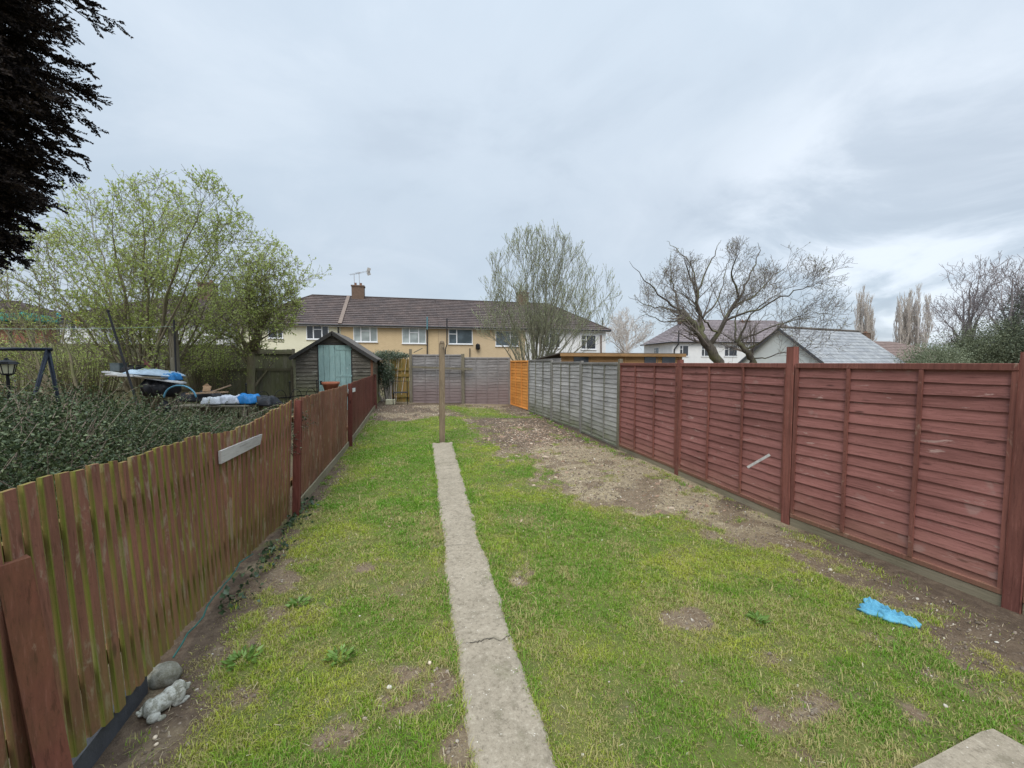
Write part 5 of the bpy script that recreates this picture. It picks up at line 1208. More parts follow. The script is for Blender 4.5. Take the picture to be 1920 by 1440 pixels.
# loose shoots standing out of the top of the bush
r = np.random.default_rng(183); polys = []; Cc = []; Dd = []
for i in range(620):
    c0, rad = bl[r.integers(len(bl))]; s_ = nrm(r.normal(0, 1, 3)*np.array([1, 1, .6])+np.array([0, 0, .7])); q = np.array(c0)+s_*np.array(rad)*.7; dd = nrm(s_*.5+r.normal(0, .5, 3)+np.array([.15, 0, .55])); L_ = r.uniform(.18, .5)
    t = q+dd*L_; t[0] = min(t[0], -1.55); mid = (q+t)/2+r.normal(0, .05, 3); p = bez(q, mid, t, 7); polys.append((p, np.linspace(.004, .0018, 7), 3))
    for k in range(2, 6):
        for _ in range(5): Cc.append(p[k]+(p[k+1]-p[k])*r.random()); Dd.append(nrm(p[k+1]-p[k])*.4+r.normal(0, .7, 3))
Cc = np.array(Cc); Dd = np.array(Dd); n = len(Cc); V, F = tubes(polys); sz = r.uniform(.015, .038, n); V2, F2 = leaves(Cc, Dd, sz, sz*.5, r); bo = np.array([-3.4, 3.6, 0])
me = mesh_np('shoots', np.concatenate([V, V2])-bo, [F, F2+len(V)], np.concatenate([np.full((len(V), 3), .5), np.repeat(np.stack([r.uniform(.3, 1, n), r.random(n), r.random(n)], -1), 4, 0)]), midx=np.concatenate([np.zeros(len(F), int), np.ones(len(F2), int)]))
me.materials.append(b_bush); me.materials.append(l_bush); link('shoots', me, b_bush, [o for o in COL.objects if o.name.startswith('bush') and o.type == 'EMPTY'][0], tuple(bo))
# arching shoots that hang over the fence
r = np.random.default_rng(82); polys = []; Cc = []; Dd = []
bz_ = np.array([-2.1, 4.6, .9])
for (px, py, D, dx, dz_) in [(470,782,4.85,.3,0),(485,830,4.55,.3,0),(478,800,4.7,.30,.02),(490,815,4.6,.35,-.10),(468,790,4.9,.28,.08),(500,790,5.1,.35,-.05),(495,840,4.6,.33,-.22),(455,778,5.3,.2,.12)]:
    for k in range(5):
        t = A3(P(px+r.uniform(-12, 12), py+r.uniform(-14, 26), D)); t[0] = -1.42+r.uniform(-.02, .10); q = t+np.array([-.7, r.uniform(-.3, .3), -.1]); mid = (t+q)/2+np.array([0, 0, .22]); p = bez(q, mid, t, 8)
        polys.append((p, np.linspace(.004, .002, 8), 3))
        for i in range(7):
            for _ in range(7): Cc.append(p[i]+(p[i+1]-p[i])*r.random()+r.normal(0, .015, 3)); Dd.append(r.normal(0, 1, 3))
V, F = tubes(polys); V2, F2 = leaves(np.array(Cc), np.array(Dd), r.uniform(.018, .035, len(Cc)), r.uniform(.010, .02, len(Cc)), r)
be = [o for o in COL.objects if o.name.startswith('bush') and o.type == 'EMPTY'][0]
me = mesh_np('overhanging_shoots', np.concatenate([V, V2]), [F, F2+len(V)], np.concatenate([np.full((len(V), 3), .5), np.repeat(r.random((len(Cc), 3)), 4, 0)]), midx=np.concatenate([np.zeros(len(F), int), np.ones(len(F2), int)]))
me.materials.append(b_bush); me.materials.append(l_bush); o = link('overhanging_shoots', me, b_bush, be, (0, 0, 0)); 

# --- ivy by the shed, weeds along the fence foot
l_ivy = leafmat('grey_green_ivy', (.05,.075,.045), (.115,.155,.09), (.24,.28,.21), .4, .15); q = P(735,690,15.4)
leafmass('ivy', 'tangled grey green ivy bush between the shed and the gate', 'ivy', (q.x, q.y, .2), [blob(728,668,15.3,.62,.22,.4), blob(712,690,15.2,.35,.6,.35), blob(750,668,15.5,.45,.14,.25), blob(722,710,15.2,.22,.7,.3), blob(730,700,15.1,.25,.5,.25)], 9000, (.035,.075), l_ivy, 91, b_far, 50, shell=.2)
r = np.random.default_rng(92); n = 260; yv = r.uniform(3.2, 5.6, n); xv = np.interp(yv, FENCE_Y, FENCE_X)+np.abs(r.normal(.02, .10, n)); k = fbm(xv*0, yv, 1.6, 3, 6) > .40; xv, yv = xv[k], yv[k]; n = len(xv)
C = np.stack([xv, yv, zg(xv, yv)+r.uniform(.01, .09, n)], -1); D = nrm(r.normal(0, 1, (n, 3))+np.array([.6, -.2, .2])); sz = r.uniform(.03, .06, n); V, F = leaves(C, D, sz, sz*.8, r)
tag(link('ground_ivy', mesh_np('ground_ivy', V, [F], np.repeat(r.random((n, 3)), 4, 0)), leafmat('dark_ground_ivy', (.03,.055,.03), (.07,.11,.05), (.1,.15,.07), .4, .15)), 'dark ivy leaves creeping along the foot of the picket fence', 'ivy', kind='stuff')
# broad weeds in the lawn
m_weed = leafmat('lawn_weeds', (.11,.20,.035), (.18,.30,.06), (.22,.33,.09), .5, .3)
for k, (px, py, s_, lb) in enumerate([(640,1235,.06,'leafy green weed clump in the lawn left of the path, nearest'), (560,1135,.055,'leafy green weed clump in the lawn near the picket fence'), (455,1240,.08,'leafy green weed clump beside the statuette'), (1420,1165,.045,'small leafy green weed clump in the right lawn')]):
    q = PZ(px, py); r = np.random.default_rng(200+k); n = 60; a = r.uniform(0, 6.28, n); rad = s_*r.random(n)**.6; C = np.stack([q.x+np.cos(a)*rad, q.y+np.sin(a)*rad, zgf(q.x, q.y)+r.uniform(.003, .03, n)], -1)
    D = np.stack([np.cos(a), np.sin(a), r.uniform(.2, .9, n)], -1); sz = r.uniform(.03, .06, n); V, F = leaves(C, D, sz, sz*.4, r); c = np.array([q.x, q.y, zgf(q.x, q.y)])
    tag(link('weed', mesh_np('weed', V-c, [F], np.repeat(r.random((n, 3)), 4, 0)), m_weed, None, tuple(c)), lb, 'weed', 'weeds in the lawn')

# --- dark conifer overhanging top left
m_con = leafmat('dark_brown_conifer_sprays', (.010,.008,.009), (.030,.022,.019), (.060,.045,.032), .8, .05, .15)
ax = A3(P(-140,680,4.9)); ax[2] = 0; r = np.random.default_rng(101)
uv = nrm(np.array([ax[0], ax[1]])); 
def crad(z): return np.interp(z, [2.9, 3.3, 3.9, 4.6, 5.4, 6.2, 7.0, 8.5, 10.5], [.35, .80, 1.05, 1.38, 1.62, 1.45, 1.85, 1.6, .4])
polys = []; tips = []
for i in range(1500):
    z = r.uniform(3.0, 10.0); a = r.uniform(0, 6.28); lob = 1+.16*math.sin(z*5.3+a*2)+.10*math.sin(z*9.7+a*5); rad = crad(z)*lob*r.uniform(.35, 1.0)
    q = np.array([ax[0], ax[1], z+r.uniform(-.1, .35)]); t = np.array([ax[0]+math.cos(a)*rad, ax[1]+math.sin(a)*rad, z]); mid = (q+t)/2+np.array([0, 0, .15]); p = bez(q, mid, t, 7)
    polys.append((p, np.linspace(.02, .005, 7), 4)); tips.append(p)
# sprays of overlapping scale leaves
Cc = []; Dd = []
for p in tips:
    for s in range(25):
        f = r.uniform(.45, 1.0)*(len(p)-1); i = min(len(p)-2, int(f)); c = p[i]+(p[i+1]-p[i])*(f-i); d = nrm(p[i+1]-p[i]); sd = nrm(np.cross(d, [0, 0, 1])+r.normal(0, .4, 3)); sg = 1 if r.random() < .5 else -1
        dr = nrm(d*.8+sd*sg*.6+np.array([0, 0, r.uniform(-.35, .25)])); L = r.uniform(.10, .24)
        m_ = 11; tt = np.linspace(.05, 1, m_)[:, None]; st_ = c+dr*tt*L; 
        lf = nrm(np.cross(dr, r.normal(0, 1, 3)))
        for sgn in (-1, 1): Cc.append(st_); Dd.append(np.repeat((dr*.75+lf*sgn*.6)[None], m_, 0)+r.normal(0, .18, (m_, 3)))
Cc = np.concatenate(Cc); Dd = np.concatenate(Dd); n = len(Cc); print('conifer', n); sz = r.uniform(.025, .055, n); V, F = leaves(Cc, Dd, sz, sz*.6, r)
e = empty('conifer_tree', tuple(ax), 'very dark brown conifer overhanging the top left corner', 'tree')
col = np.repeat(np.stack([fbm(Cc[:, 0]*2+Cc[:, 2], Cc[:, 1]*2, 1.6, 3, 3), r.random(n), r.random(n)], -1), 4, 0)
link('crown', mesh_np('crown', V-ax, [F], col), m_con, e, tuple(ax))
polys.append((np.linspace(ax, ax+np.array([0, 0, 10.2]), 12), np.linspace(.2, .02, 12), 10)); 
g6 = [pp for pp in polys]
V, F = tubes(g6); link('trunk', mesh_np('trunk', V-ax, [F], smooth=True), bark('very_dark_bark', (.03,.024,.02), (.016,.013,.012)), e, tuple(ax))
# ------------------------------------------------------------------ things in the gardens
def fuse(name, blobs, voxel, smooth=2, noise=0, seed=0):
    """blobs: (centre, radii, rot) ellipsoids merged into one continuous skin"""
    mb = MB(); bm_v = []
    import bmesh
    bm = bmesh.new()
    for b in blobs:
        c0, rad = b[0], b[1]; rot = b[2] if len(b) > 2 else (0, 0, 0)
        mat = Matrix.Translation(c0) @ Matrix.Rotation(rot[2], 4, 'Z') @ Matrix.Rotation(rot[1], 4, 'Y') @ Matrix.Rotation(rot[0], 4, 'X') @ Matrix.Diagonal((*rad, 1))
        bmesh.ops.create_icosphere(bm, subdivisions=3, radius=1.0, matrix=mat)
    me = bpy.data.meshes.new('tmp'); bm.to_mesh(me); bm.free(); o = bpy.data.objects.new('tmp', me); COL.objects.link(o)
    md = o.modifiers.new('r', 'REMESH'); md.mode = 'VOXEL'; md.voxel_size = voxel; md.use_smooth_shade = True
    s_ = o.modifiers.new('s', 'SMOOTH'); s_.iterations = smooth; s_.factor = .5
    dg = bpy.context.evaluated_depsgraph_get(); out = bpy.data.meshes.new_from_object(o.evaluated_get(dg)); out.name = name
    bpy.data.objects.remove(o); 
    if noise:
        co = np.empty(len(out.vertices)*3, np.float32); out.vertices.foreach_get('co', co); co = co.reshape(-1, 3); nr = np.empty_like(co.ravel()); out.vertices.foreach_get('normal', nr); nr = nr.reshape(-1, 3)
        f = 1/(voxel*6); d = (vnoise(co[:, 0]*f+seed, co[:, 1]*f+co[:, 2]*f*1.3)-.5)*noise; co += nr*d[:, None]; out.vertices.foreach_set('co', co.ravel())
    out.polygons.foreach_set('use_smooth', [True]*len(out.polygons)); return out
def stonemat(name, c1, c2, c3, sc=14):
    m = M(name); o = m.obj(); n = m.noise(o, sc, 6, .75); f = m.noise(o, sc*7, 4, .8)
    c = m.mix(m.ramp(n, .38, .6), c1, c2); c = m.mix(m.ramp(f, .5, .7, 0, .7), c, c3); m.bump(f, .7, .004); return m.fin(c, .95, .15)
m_stat = stonemat('lichen_white_stone', (.20,.195,.15), (.46,.46,.41), (.13,.125,.09), 26); m_rock = stonemat('mossy_grey_stone', (.16,.15,.11), (.29,.28,.235), (.08,.08,.05), 18)
# lying stone puppy ornament: tail end near the fence, head towards the lawn
q = PZ(305, 1322, .03); hd = PZ(345, 1292, .03); tl_ = PZ(270, 1338, .03); d = hd-tl_; rz = math.atan2(d.y, d.x); Ls = d.length
s = Ls/.30
def S3(x, y, z): return (x*s*.97, y*s*1.4, z*s*1.35)
bl = [(S3(0,0,.062),S3(.12,.058,.055)), (S3(-.085,-.005,.062),S3(.062,.068,.062)), (S3(.06,0,.07),S3(.07,.06,.06)), (S3(-.10,-.058,.035),S3(.052,.03,.036)), (S3(-.055,-.082,.016),S3(.035,.018,.016)), (S3(-.10,.055,.035),S3(.05,.03,.034)),
      (S3(.125,-.005,.098),S3(.055,.050,.048)), (S3(.178,-.012,.078),S3(.034,.028,.024)), (S3(.207,-.014,.086),S3(.012,.013,.011)), (S3(.115,-.056,.068),S3(.036,.013,.046),(0,.35,0)), (S3(.115,.048,.072),S3(.034,.013,.044),(0,.35,0)),
      (S3(.13,-.045,.018),S3(.06,.018,.018)), (S3(.13,.04,.018),S3(.06,.018,.018)), (S3(.08,-.04,.03),S3(.03,.022,.03)), (S3(-.155,.015,.055),S3(.022,.014,.014)), (S3(-.168,.03,.065),S3(.014,.012,.012))]
st_ = link('stone_dog', fuse('stone_dog', bl, .0036*s, 2, .003*s), m_stat, None, (q.x, q.y, zgf(q.x, q.y)-.004), rz); tag(st_, 'small pale stone ornament of a lying puppy at the foot of the picket fence', 'ornament')
q = PZ(308, 1262, .05); rk = link('rock', fuse('rock', [((0,0,.05),(.095,.075,.06)), ((-.05,.02,.035),(.07,.06,.045)), ((.03,-.01,.06),(.06,.06,.05))], .008, 3, .012, 5), m_rock, None, (q.x, q.y, zgf(q.x, q.y)-.012), -.4); tag(rk, 'rounded mossy grey stone behind the puppy ornament', 'stone')
m_peb = stonemat('cream_pebble', (.55,.45,.33), (.65,.56,.43), (.45,.37,.27), 30); 
pme = fuse('pebble', [((0,0,.006),(.013,.010,.008))], .0022, 1, .001, 2)
for px, py, k, lb in [(291,1387,1.0,'larger cream pebble on the soil below the puppy ornament'),(293,1400,.8,'smaller cream pebble just below the larger one'),(806,1248,1.1,'white pebble in the grass left of the path')]:
    q = PZ(px, py); o = link('pebble', pme if k else pme, m_peb, None, (q.x, q.y, zgf(q.x, q.y)+(.0 if px < 400 else .008))); o.scale = (k, k, k); o.rotation_euler.z = px; tag(o, lb, 'pebble', 'loose pebbles')

# green hose along the foot of the fence
pts = []
for i in range(14):
    t = i/13; px = 298+(445-298)*t; 
    y = 2.75+t*1.4; b_s, t_s = sec(y); pts.append((b_s.x+.012+.008*math.sin(i*2.1), y, zgf(b_s.x, y)+.045+.015*math.sin(i*1.3)))
mb = MB(); mb.tube(pts, .005, 7); o = mb.build('garden_hose', plain('teal_green_plastic', (.015,.13,.11), .5), smooth=True); tag(o, 'thin teal green hose lying along the foot of the near picket fence', 'hose')

# blue cloth on the bare strip
c0 = PZ(1667, 1151, .02); e0, e1 = PZ(1614,1130), PZ(1719,1170); dv = e1-e0; rz = math.atan2(dv.y, dv.x); Lc = dv.length
n, q = 60, 26; V = []; F = []
for layer in (0, 1):
    for i in range(n+1):
        for j in range(q+1):
            u_, v_ = i/n, j/q-.5; wv_ = .11*(1-.35*u_)*(1+.15*math.sin(u_*7)+.08*math.sin(u_*17+v_*3))*(.55+.45*min(1, math.sin(min(1, max(.04, (1-u_)*1.5+.08))*1.57)))
            x = (u_-.5)*Lc+.010*math.sin(v_*14+u_*4); y = v_*2*wv_+.012*math.sin(u_*9)
            fa = float(vnoise(np.array([u_*9+v_*3]), np.array([v_*3.5+4.]))[0]); fb = float(vnoise(np.array([u_*22+v_*8]), np.array([v_*11+9.]))[0]); z = .004+.045*abs(fa-.45)+.022*fb+.016*math.exp(-((v_-.12-.2*math.sin(u_*4+1))/.045)**2)+.012*math.exp(-((v_+.22-.15*math.sin(u_*7))/.04)**2)
            ed = min(1, min(u_, 1-u_)*9, (0.5-abs(v_))*7); z = .004+max(0, z)*(.35+.65*ed)
            V.append((x, y, z+.004 if layer == 0 else max(0.0, z-.012)*.3))
N1 = (n+1)*(q+1)
for i in range(n):
    for j in range(q):
        a = i*(q+1)+j; F.append((a, a+q+1, a+q+2, a+1)); F.append((N1+a, N1+a+1, N1+a+q+2, N1+a+q+1))
for i in range(n):
    a = i*(q+1); F.append((a, N1+a, N1+a+q+1, a+q+1)); a += q; F.append((a, a+q+1, N1+a+q+1, N1+a))
for j in range(q): F.append((j, j+1, N1+j+1, N1+j)); a = n*(q+1)+j; F.append((a, N1+a, N1+a+1, a+1))
m = M('sky_blue_towelling'); o_ = m.obj(); nf = m.noise(o_, 160, 3, .8); nb_ = m.noise(o_, 9, 4, .6); c = m.mix(m.ramp(nb_, .3, .7), (.085,.26,.37), (.13,.35,.47)); m.bump(nf, .8, .004); m_cloth = m.fin(c, .95, .1)
o = link('cloth', mesh_np('cloth', V, [np.array(F)], smooth=True), m_cloth, None, (c0.x, c0.y, zgf(c0.x, c0.y)+.006), rz); tag(o, 'crumpled light blue cloth lying on the ground near the red fence', 'cloth')

# washing line post at the end of the path
b0 = P(829,829,9.05); tp = P(828.5,642,9.05); pb = (b0.x, b0.y)
e = empty('washing_line_post', (b0.x, b0.y, 0), 'slim brown grey post standing at the far end of the concrete path', 'post')
m_cpost = wood('stained_old_post', (.25,.19,.125), (.165,.125,.085), (.32,.27,.2), 2, .58, low=((.13,.105,.075), .1, .7, .6), algae=(.14,.15,.06))
square_post(e, pb, tp.z-.03, .125, m_cpost, zbot=-.1, lean=((tp-b0).x, 0))
mb = MB(); mb.tube([(tp.x+.02, tp.y-.07, tp.z-.12), (tp.x+.02, tp.y-.13, tp.z-.12), (tp.x+.02,tp.y-.14,tp.z-.17)], .008, 6); mb.build('hook', m_iron, e, (0,0,0))
mb = MB(); mb.lathe([(.05,0),(.058,.01),(.05,.05),(.02,.07)], (tp.x, tp.y, tp.z-.03), 10); mb.build('cap', m_cpost, e, (0,0,0))

# ---- neighbour's garden: hooped iron fence, pot
H0, H1 = P(440,752,9.6), P(596,744,11.8); H0.z = H1.z = 0; dv = H1-H0; Lh = dv.length; rz = math.atan2(dv.y, dv.x)
e = empty('hooped_fence', (H0.x, H0.y, 0), 'low black iron garden fence with round hoops in front of the shed', 'fence'); zr_ = .90
mb = MB()
for z in (zr_, .2): mb.beam((0,0,z), (Lh,0,z), .014, .022)
mb.build('rail', m_iron, e, (H0.x,H0.y,0), rz)
mb = MB(); k = int(Lh/.42); st = Lh/k
for i in range(k):
    x0 = i*st+st*.16; rd_ = st*.34; pts = [(x0,0,.2)]+[(x0+rd_-rd_*math.cos(t), 0, zr_+.0+rd_*1.25*math.sin(t)) for t in np.linspace(0, math.pi, 12)]+[(x0+2*rd_,0,.2)]
    mb.tube(pts, .008, 6)
mb.build('hoops', m_iron, e, (H0.x,H0.y,0), rz)
for x in (.12*Lh, .62*Lh, .99*Lh):
    mb = MB(); mb.tube([(x,0,0),(x,0,zr_+.38)], .013, 8); mb.lathe([(.0,0),(.024,.02),(.024,.035),(.0,.06)], (x,0,zr_+.38), 8); mb.build('post', m_iron, e, (H0.x,H0.y,0), rz)
q = P(620,716,12.3); e = empty('planter', (q.x, q.y, 0), 'terracotta plant pot on a stand in front of the teal shed door', 'plant pot')
m_terra = plain('terracotta', (.42,.15,.085), .85, .3, 9, bump=.2); zt_ = q.z; rr_ = .255
mb = MB(); mb.lathe([(rr_*.62,0),(rr_*.9,.27),(rr_,.28),(rr_*1.02,.36),(rr_*.94,.36),(rr_*.86,.27),(.02,.25)], (0,0,zt_-.36), 28); mb.build('pot', m_terra, e, (q.x,q.y,0), smooth=True)
mb = MB(); mb.lathe([(.20,0),(.20,.04),(.06,.06),(.06,zt_-.40),(.2,zt_-.385),(.2,zt_-.361)], (0,0,0), 16); mb.build('stand', m_olddark, e, (q.x,q.y,0))

# covered black barbecue / table heaped with boards and sheets
def BX(px, py, D): return P(px, py, D)
m_blk = plain('black_plastic_cover', (.022,.023,.028), .45, .4, 4, bump=.4); m_wht = plain('dirty_white_sheet', (.62,.64,.66), .5, .25, 5); m_blue = plain('bright_blue_sheet', (.02,.20,.50), .4, .3, 7); m_bl2 = plain('pale_blue_sheet', (.42,.55,.68), .4, .2, 4)
m_cardb = plain('brown_cardboard', (.42,.27,.16), .9, .3, 6); m_timber = wood('light_scrap_timber', (.45,.31,.20), (.34,.22,.14), (.5,.4,.3), 0, .6); m_maroon = plain('maroon_plastic', (.17,.06,.065), .5); m_gbox = plain('blue_grey_plastic', (.16,.20,.22), .6)
q = P(270,704,9.6); tzz = q.z; wT = 1.55
e = empty('work_table', (q.x, q.y, 0), 'dark table with folded black cover heaped with sheets and boards in the next garden', 'table')
yw = YAW
bcv = fuse('black_cover', [((.1+.16*k, .06*math.sin(k*3), .28+.03*math.sin(k*5)), (.17, .27, .33)) for k in range(4)]+[((.1+.17*k, .05*math.cos(k*4), tzz-.30), (.14+.02*(k % 2), .25, .24)) for k in range(4)]+[((.55,-.1,.5),(.12,.2,.45)), ((-.02,-.05,.25),(.12,.22,.26))], .022, 2, .05, 3); link('black_cover', bcv, m_blk, e, (q.x,q.y,0), -yw)
mb = MB(); mb.box((-wT*.5,-.36,tzz-.035),(wT*.46,.36,tzz-.005)); mb.build('table_top', m_post_wood, e, (q.x,q.y,0), -yw-.0, rot=(0,.045,-yw))
def crumple(name, c0, sx, sy, h, seed, mat, label, cat, rz=0, tilt=0, group=None):
    n, k = 26, 18; r = np.random.default_rng(seed); V = []; ix = lambda i, j: i*(k+1)+j
    u = np.linspace(-1, 1, n+1)[:, None]; v = np.linspace(-1, 1, k+1)[None]; u, v = np.broadcast_arrays(u, v)
    ed = np.clip((1-np.maximum(np.abs(u), np.abs(v)))*4, 0, 1)
    z = h*(.35+.65*fbm((u+5)*1.0, (v+5)*1.0, 1.6, 4, seed))*(.2+.8*ed)*1.3; x = u*sx*(1+.15*(fbm(v+3, v*0, 1.5, 2, seed)-.5)*2)+.05*(fbm(u+9, v+9, 3, 2, seed+1)-.5); y = v*sy*(1+.2*(fbm(u+3, u*0, 1.5, 2, seed+2)-.5)*2)
    z = z - tilt*x; top = np.stack([x, y, z], -1).reshape(-1, 3); bot = top.copy(); bot[:, 2] = -tilt*top[:, 0]-.0; N_ = len(top); F = []
    for i in range(n):
        for j in range(k): a = ix(i, j); F += [(a, a+k+1, a+k+2, a+1), (N_+a, N_+a+1, N_+a+k+2, N_+a+k+1)]
    for i in range(n): a = ix(i, 0); F.append((a, N_+a, N_+a+k+1, a+k+1)); a = ix(i, k); F.append((a, a+k+1, N_+a+k+1, N_+a))
    for j in range(k): a = ix(0, j); F.append((a, a+1, N_+a+1, N_+a)); a = ix(n, j); F.append((a, N_+a, N_+a+1, a+1))
    o = link(name, mesh_np(name, np.concatenate([top, bot]), [np.array(F)], smooth=True), mat, None, tuple(c0), rz); return tag(o, label, cat, group)
def plank(A, B, w_, h_, mat, name, label, cat, group=None, up=(0,0,1)):
    A, B = Vector(A), Vector(B); c = (A+B)/2; mb = MB(); mb.beam(A-c, B-c, w_, h_, up); o = mb.build(name, mat, None, tuple(c)); return tag(o, label, cat, group)
plank(BX(196,697,9.35), BX(345,718,9.35), .14, .035, m_wht, 'plank', 'long cream plank lying along the front edge of the heaped table', 'plank')
plank(BX(198,703,9.3), BX(250,704,9.2), .03, .05, m_wht, 'plank', 'short cream batten under the long plank on the heaped table', 'plank')
crumple('plastic_sheet', BX(292,703,9.6), .55, .22, .13, 3, m_bl2, 'pale blue grey plastic sheet draped over the heaped table', 'sheet', -yw, .07)
crumple('plastic_sheet', BX(322,712,9.5), .16, .14, .16, 4, m_blue, 'bright blue sheet at the right end of the heaped table', 'sheet', -yw, .08)
crumple('bin_bag', BX(247,698,9.8), .17, .15, .15, 5, m_blk, 'black bag on top of the heaped table beside the grey box', 'bag', -yw)
def smallbox(c0, sx, sy, sz_, mat, name, label, cat, rz=0):
    mb = MB(); mb.box((-sx/2,-sy/2,0),(sx/2,sy/2,sz_), bev=min(sx, sy, sz_)*.06); mb.box((-sx/2-.01,-sy/2-.01,sz_+.001),(sx/2+.01,sy/2+.01,sz_+.02), bev=.004)
    o = mb.build(name, mat, None, tuple(c0), rz); return tag(o, label, cat)
smallbox(BX(223,697,9.9), .24, .22, .20, m_gbox, 'storage_box', 'blue grey lidded box on the left of the heaped table', 'box', -yw)
smallbox(BX(285,694,10.1), .22, .2, .23, m_maroon, 'storage_box', 'maroon box behind the blue sheet on the heaped table', 'box', -yw)
smallbox(BX(262,693,10.0), .34, .2, .10, m_blk, 'storage_box', 'flat black case on the heaped table beside the maroon box', 'box', -yw)
mb = MB(); cc = BX(337,733,8.6); rad = .28
mb.tube([(rad*math.cos(t)*1.25, 0, rad*math.sin(t)) for t in np.linspace(.05, math.pi-.05, 22)], .018, 8); o = mb.build('water_pipe', plain('pale_blue_hose', (.13,.34,.47), .45), None, (cc.x, cc.y, cc.z-.16), -yw, smooth=True); tag(o, 'arched pale blue pipe rising from the bush', 'pipe')
# second heap on a low slatted bench
q = P(430,757,9.2); e = empty('garden_bench', (q.x, q.y, 0), 'long low timber staging carrying planks, rags and sheets beside the hooped fence', 'bench')
mb = MB(); mb.box((-1.0,-.38,q.z-.04),(.62,.38,q.z-.005), bev=.006); mb.build('bench_top', m_post_wood, e, (q.x,q.y,0), -yw)
for x, y in ((-.9,-.3),(.55,-.3),(-.9,.3),(.55,.3)):
    mb = MB(); mb.box((x-.035,y-.035,0),(x+.035,y+.035,q.z-.041)); mb.build('leg', m_post_wood, e, (q.x,q.y,0), -yw)
crumple('rag', BX(402,757,9.0), .19, .17, .16, 11, m_wht, 'dirty white rag on the left of the timber staging', 'rag', -yw)
crumple('rag', BX(436,756,9.1), .24, .2, .20, 12, plain('grey_white_rag', (.55,.57,.62), .9, .4, 9), 'grey and white rag in the middle of the timber staging', 'rag', -yw)
crumple('plastic_sheet', BX(462,756,9.15), .24, .2, .22, 13, m_blue, 'bright blue crumpled sheet on the timber staging', 'sheet', -yw)
crumple('plastic_sheet', BX(493,758,9.4), .32, .24, .20, 14, m_blk, 'black crumpled sheet at the right end of the timber staging', 'sheet', -yw, .1)
crumple('plastic_sheet', BX(378,752,9.5), .46, .2, .24, 15, m_blk, 'black crumpled sheet at the back left of the timber staging', 'sheet', -yw)
plank(BX(352,738,9.25), BX(425,735,9.25), .12, .03, m_timber, 'plank', 'brown plank lying flat on the timber staging', 'plank')
plank(BX(392,736,9.1), BX(433,722,9.3), .05, .03, m_timber, 'plank', 'thin brown stick propped up slanting on the timber staging', 'plank')
mb = MB(); mb.beam((-.09,0,0),(.09,0,.0),.02,.14,up=(0,.4,1)); mb.beam((-.09,.02,.02),(.0,.06,.09),.02,.1); o = mb.build('cardboard', m_cardb, None, tuple(BX(388,729,9.4)), -yw); tag(o, 'folded piece of brown cardboard standing on the timber staging', 'cardboard')

# tall posts and poles
b0 = P(333,735,9.9); tp = P(330,607,9.9); e = empty('timber_post', (b0.x, b0.y, 0), 'tall grey timber post among the budding trees', 'post')
square_post(e, (b0.x, b0.y), tp.z, .15, m_post_wood, zbot=-.1, lean=(-.04, 0)); mb = MB(); mb.tube([P(326,600,9.7), P(328,650,9.7), P(331,725,9.7)], .022, 8); mb.build('cable', m_pipe, e, (0,0,0))
mb = MB(); p0, p1 = P(203,585,8.4), P(247,725,8.4); dd = (p1-p0); p2 = p0+dd*((p0.z)/(p0.z-p1.z)); mb.tube([p0-p2, p1-p2, Vector((0,0,0))], .022, 8); mb.lathe([(0,0),(.03,.01),(.03,.04),(0,.05)], p0-p2, 8); o = mb.build('leaning_pole', m_pipe, None, tuple(p2)); tag(o, 'thin black pole leaning to the left in front of the budding trees', 'pole')
# swing seat frame and hanging lantern at the far left
D_ = 6.4; m_swing = plain('dark_navy_steel', (.028,.035,.05), .4, metal=.5)
A_, B_ = P(-120,654,D_-.3), P(97,655,D_+.1); e = empty('swing_frame', (B_.x, B_.y, 0), 'dark steel garden swing frame reaching in from the left edge', 'swing')
mb = MB(); mb.tube([A_, B_], .028, 10); mb.build('top_bar', m_swing, e, (0,0,0), smooth=True)
for s_ in (-1, 1):
    foot = Vector((B_.x-.22+s_*.10, B_.y+s_*.42, 0)); mb = MB(); mb.tube([B_-Vector((.05,0,.0)), foot], [.03,.025], 10); mb.build('leg', m_swing, e, (0,0,0), smooth=True)
q = P(14,700,5.6); e = empty('garden_lantern', (q.x, q.y, 0), 'cream glass lantern with a dark cap on a pole at the left edge', 'lantern')
mb = MB(); mb.tube([(0,0,0),(0,0,q.z-.02)], .018, 8); mb.build('pole', m_iron, e, (q.x,q.y,0))
m_lg = plain('cream_lantern_glass', (.62,.60,.42), .3, .1); mb = MB(); mb.lathe([(.06,0),(.085,.12),(.09,.13)], (0,0,q.z), 8); mb.build('glass', m_lg, e, (q.x,q.y,0))
mb = MB(); mb.lathe([(.125,0),(.10,.035),(.03,.06),(.012,.09),(.0,.10)], (0,0,q.z+.13), 8); mb.lathe([(.03,-.03),(.065,-.015),(.065,0)], (0,0,q.z), 8)
for k in range(8):
    t = k*math.pi/4; mb.beam((.063*math.cos(t),.063*math.sin(t),q.z),(.093*math.cos(t),.093*math.sin(t),q.z+.13),.008,.008)
mb.build('lantern_frame', m_iron, e, (q.x,q.y,0))
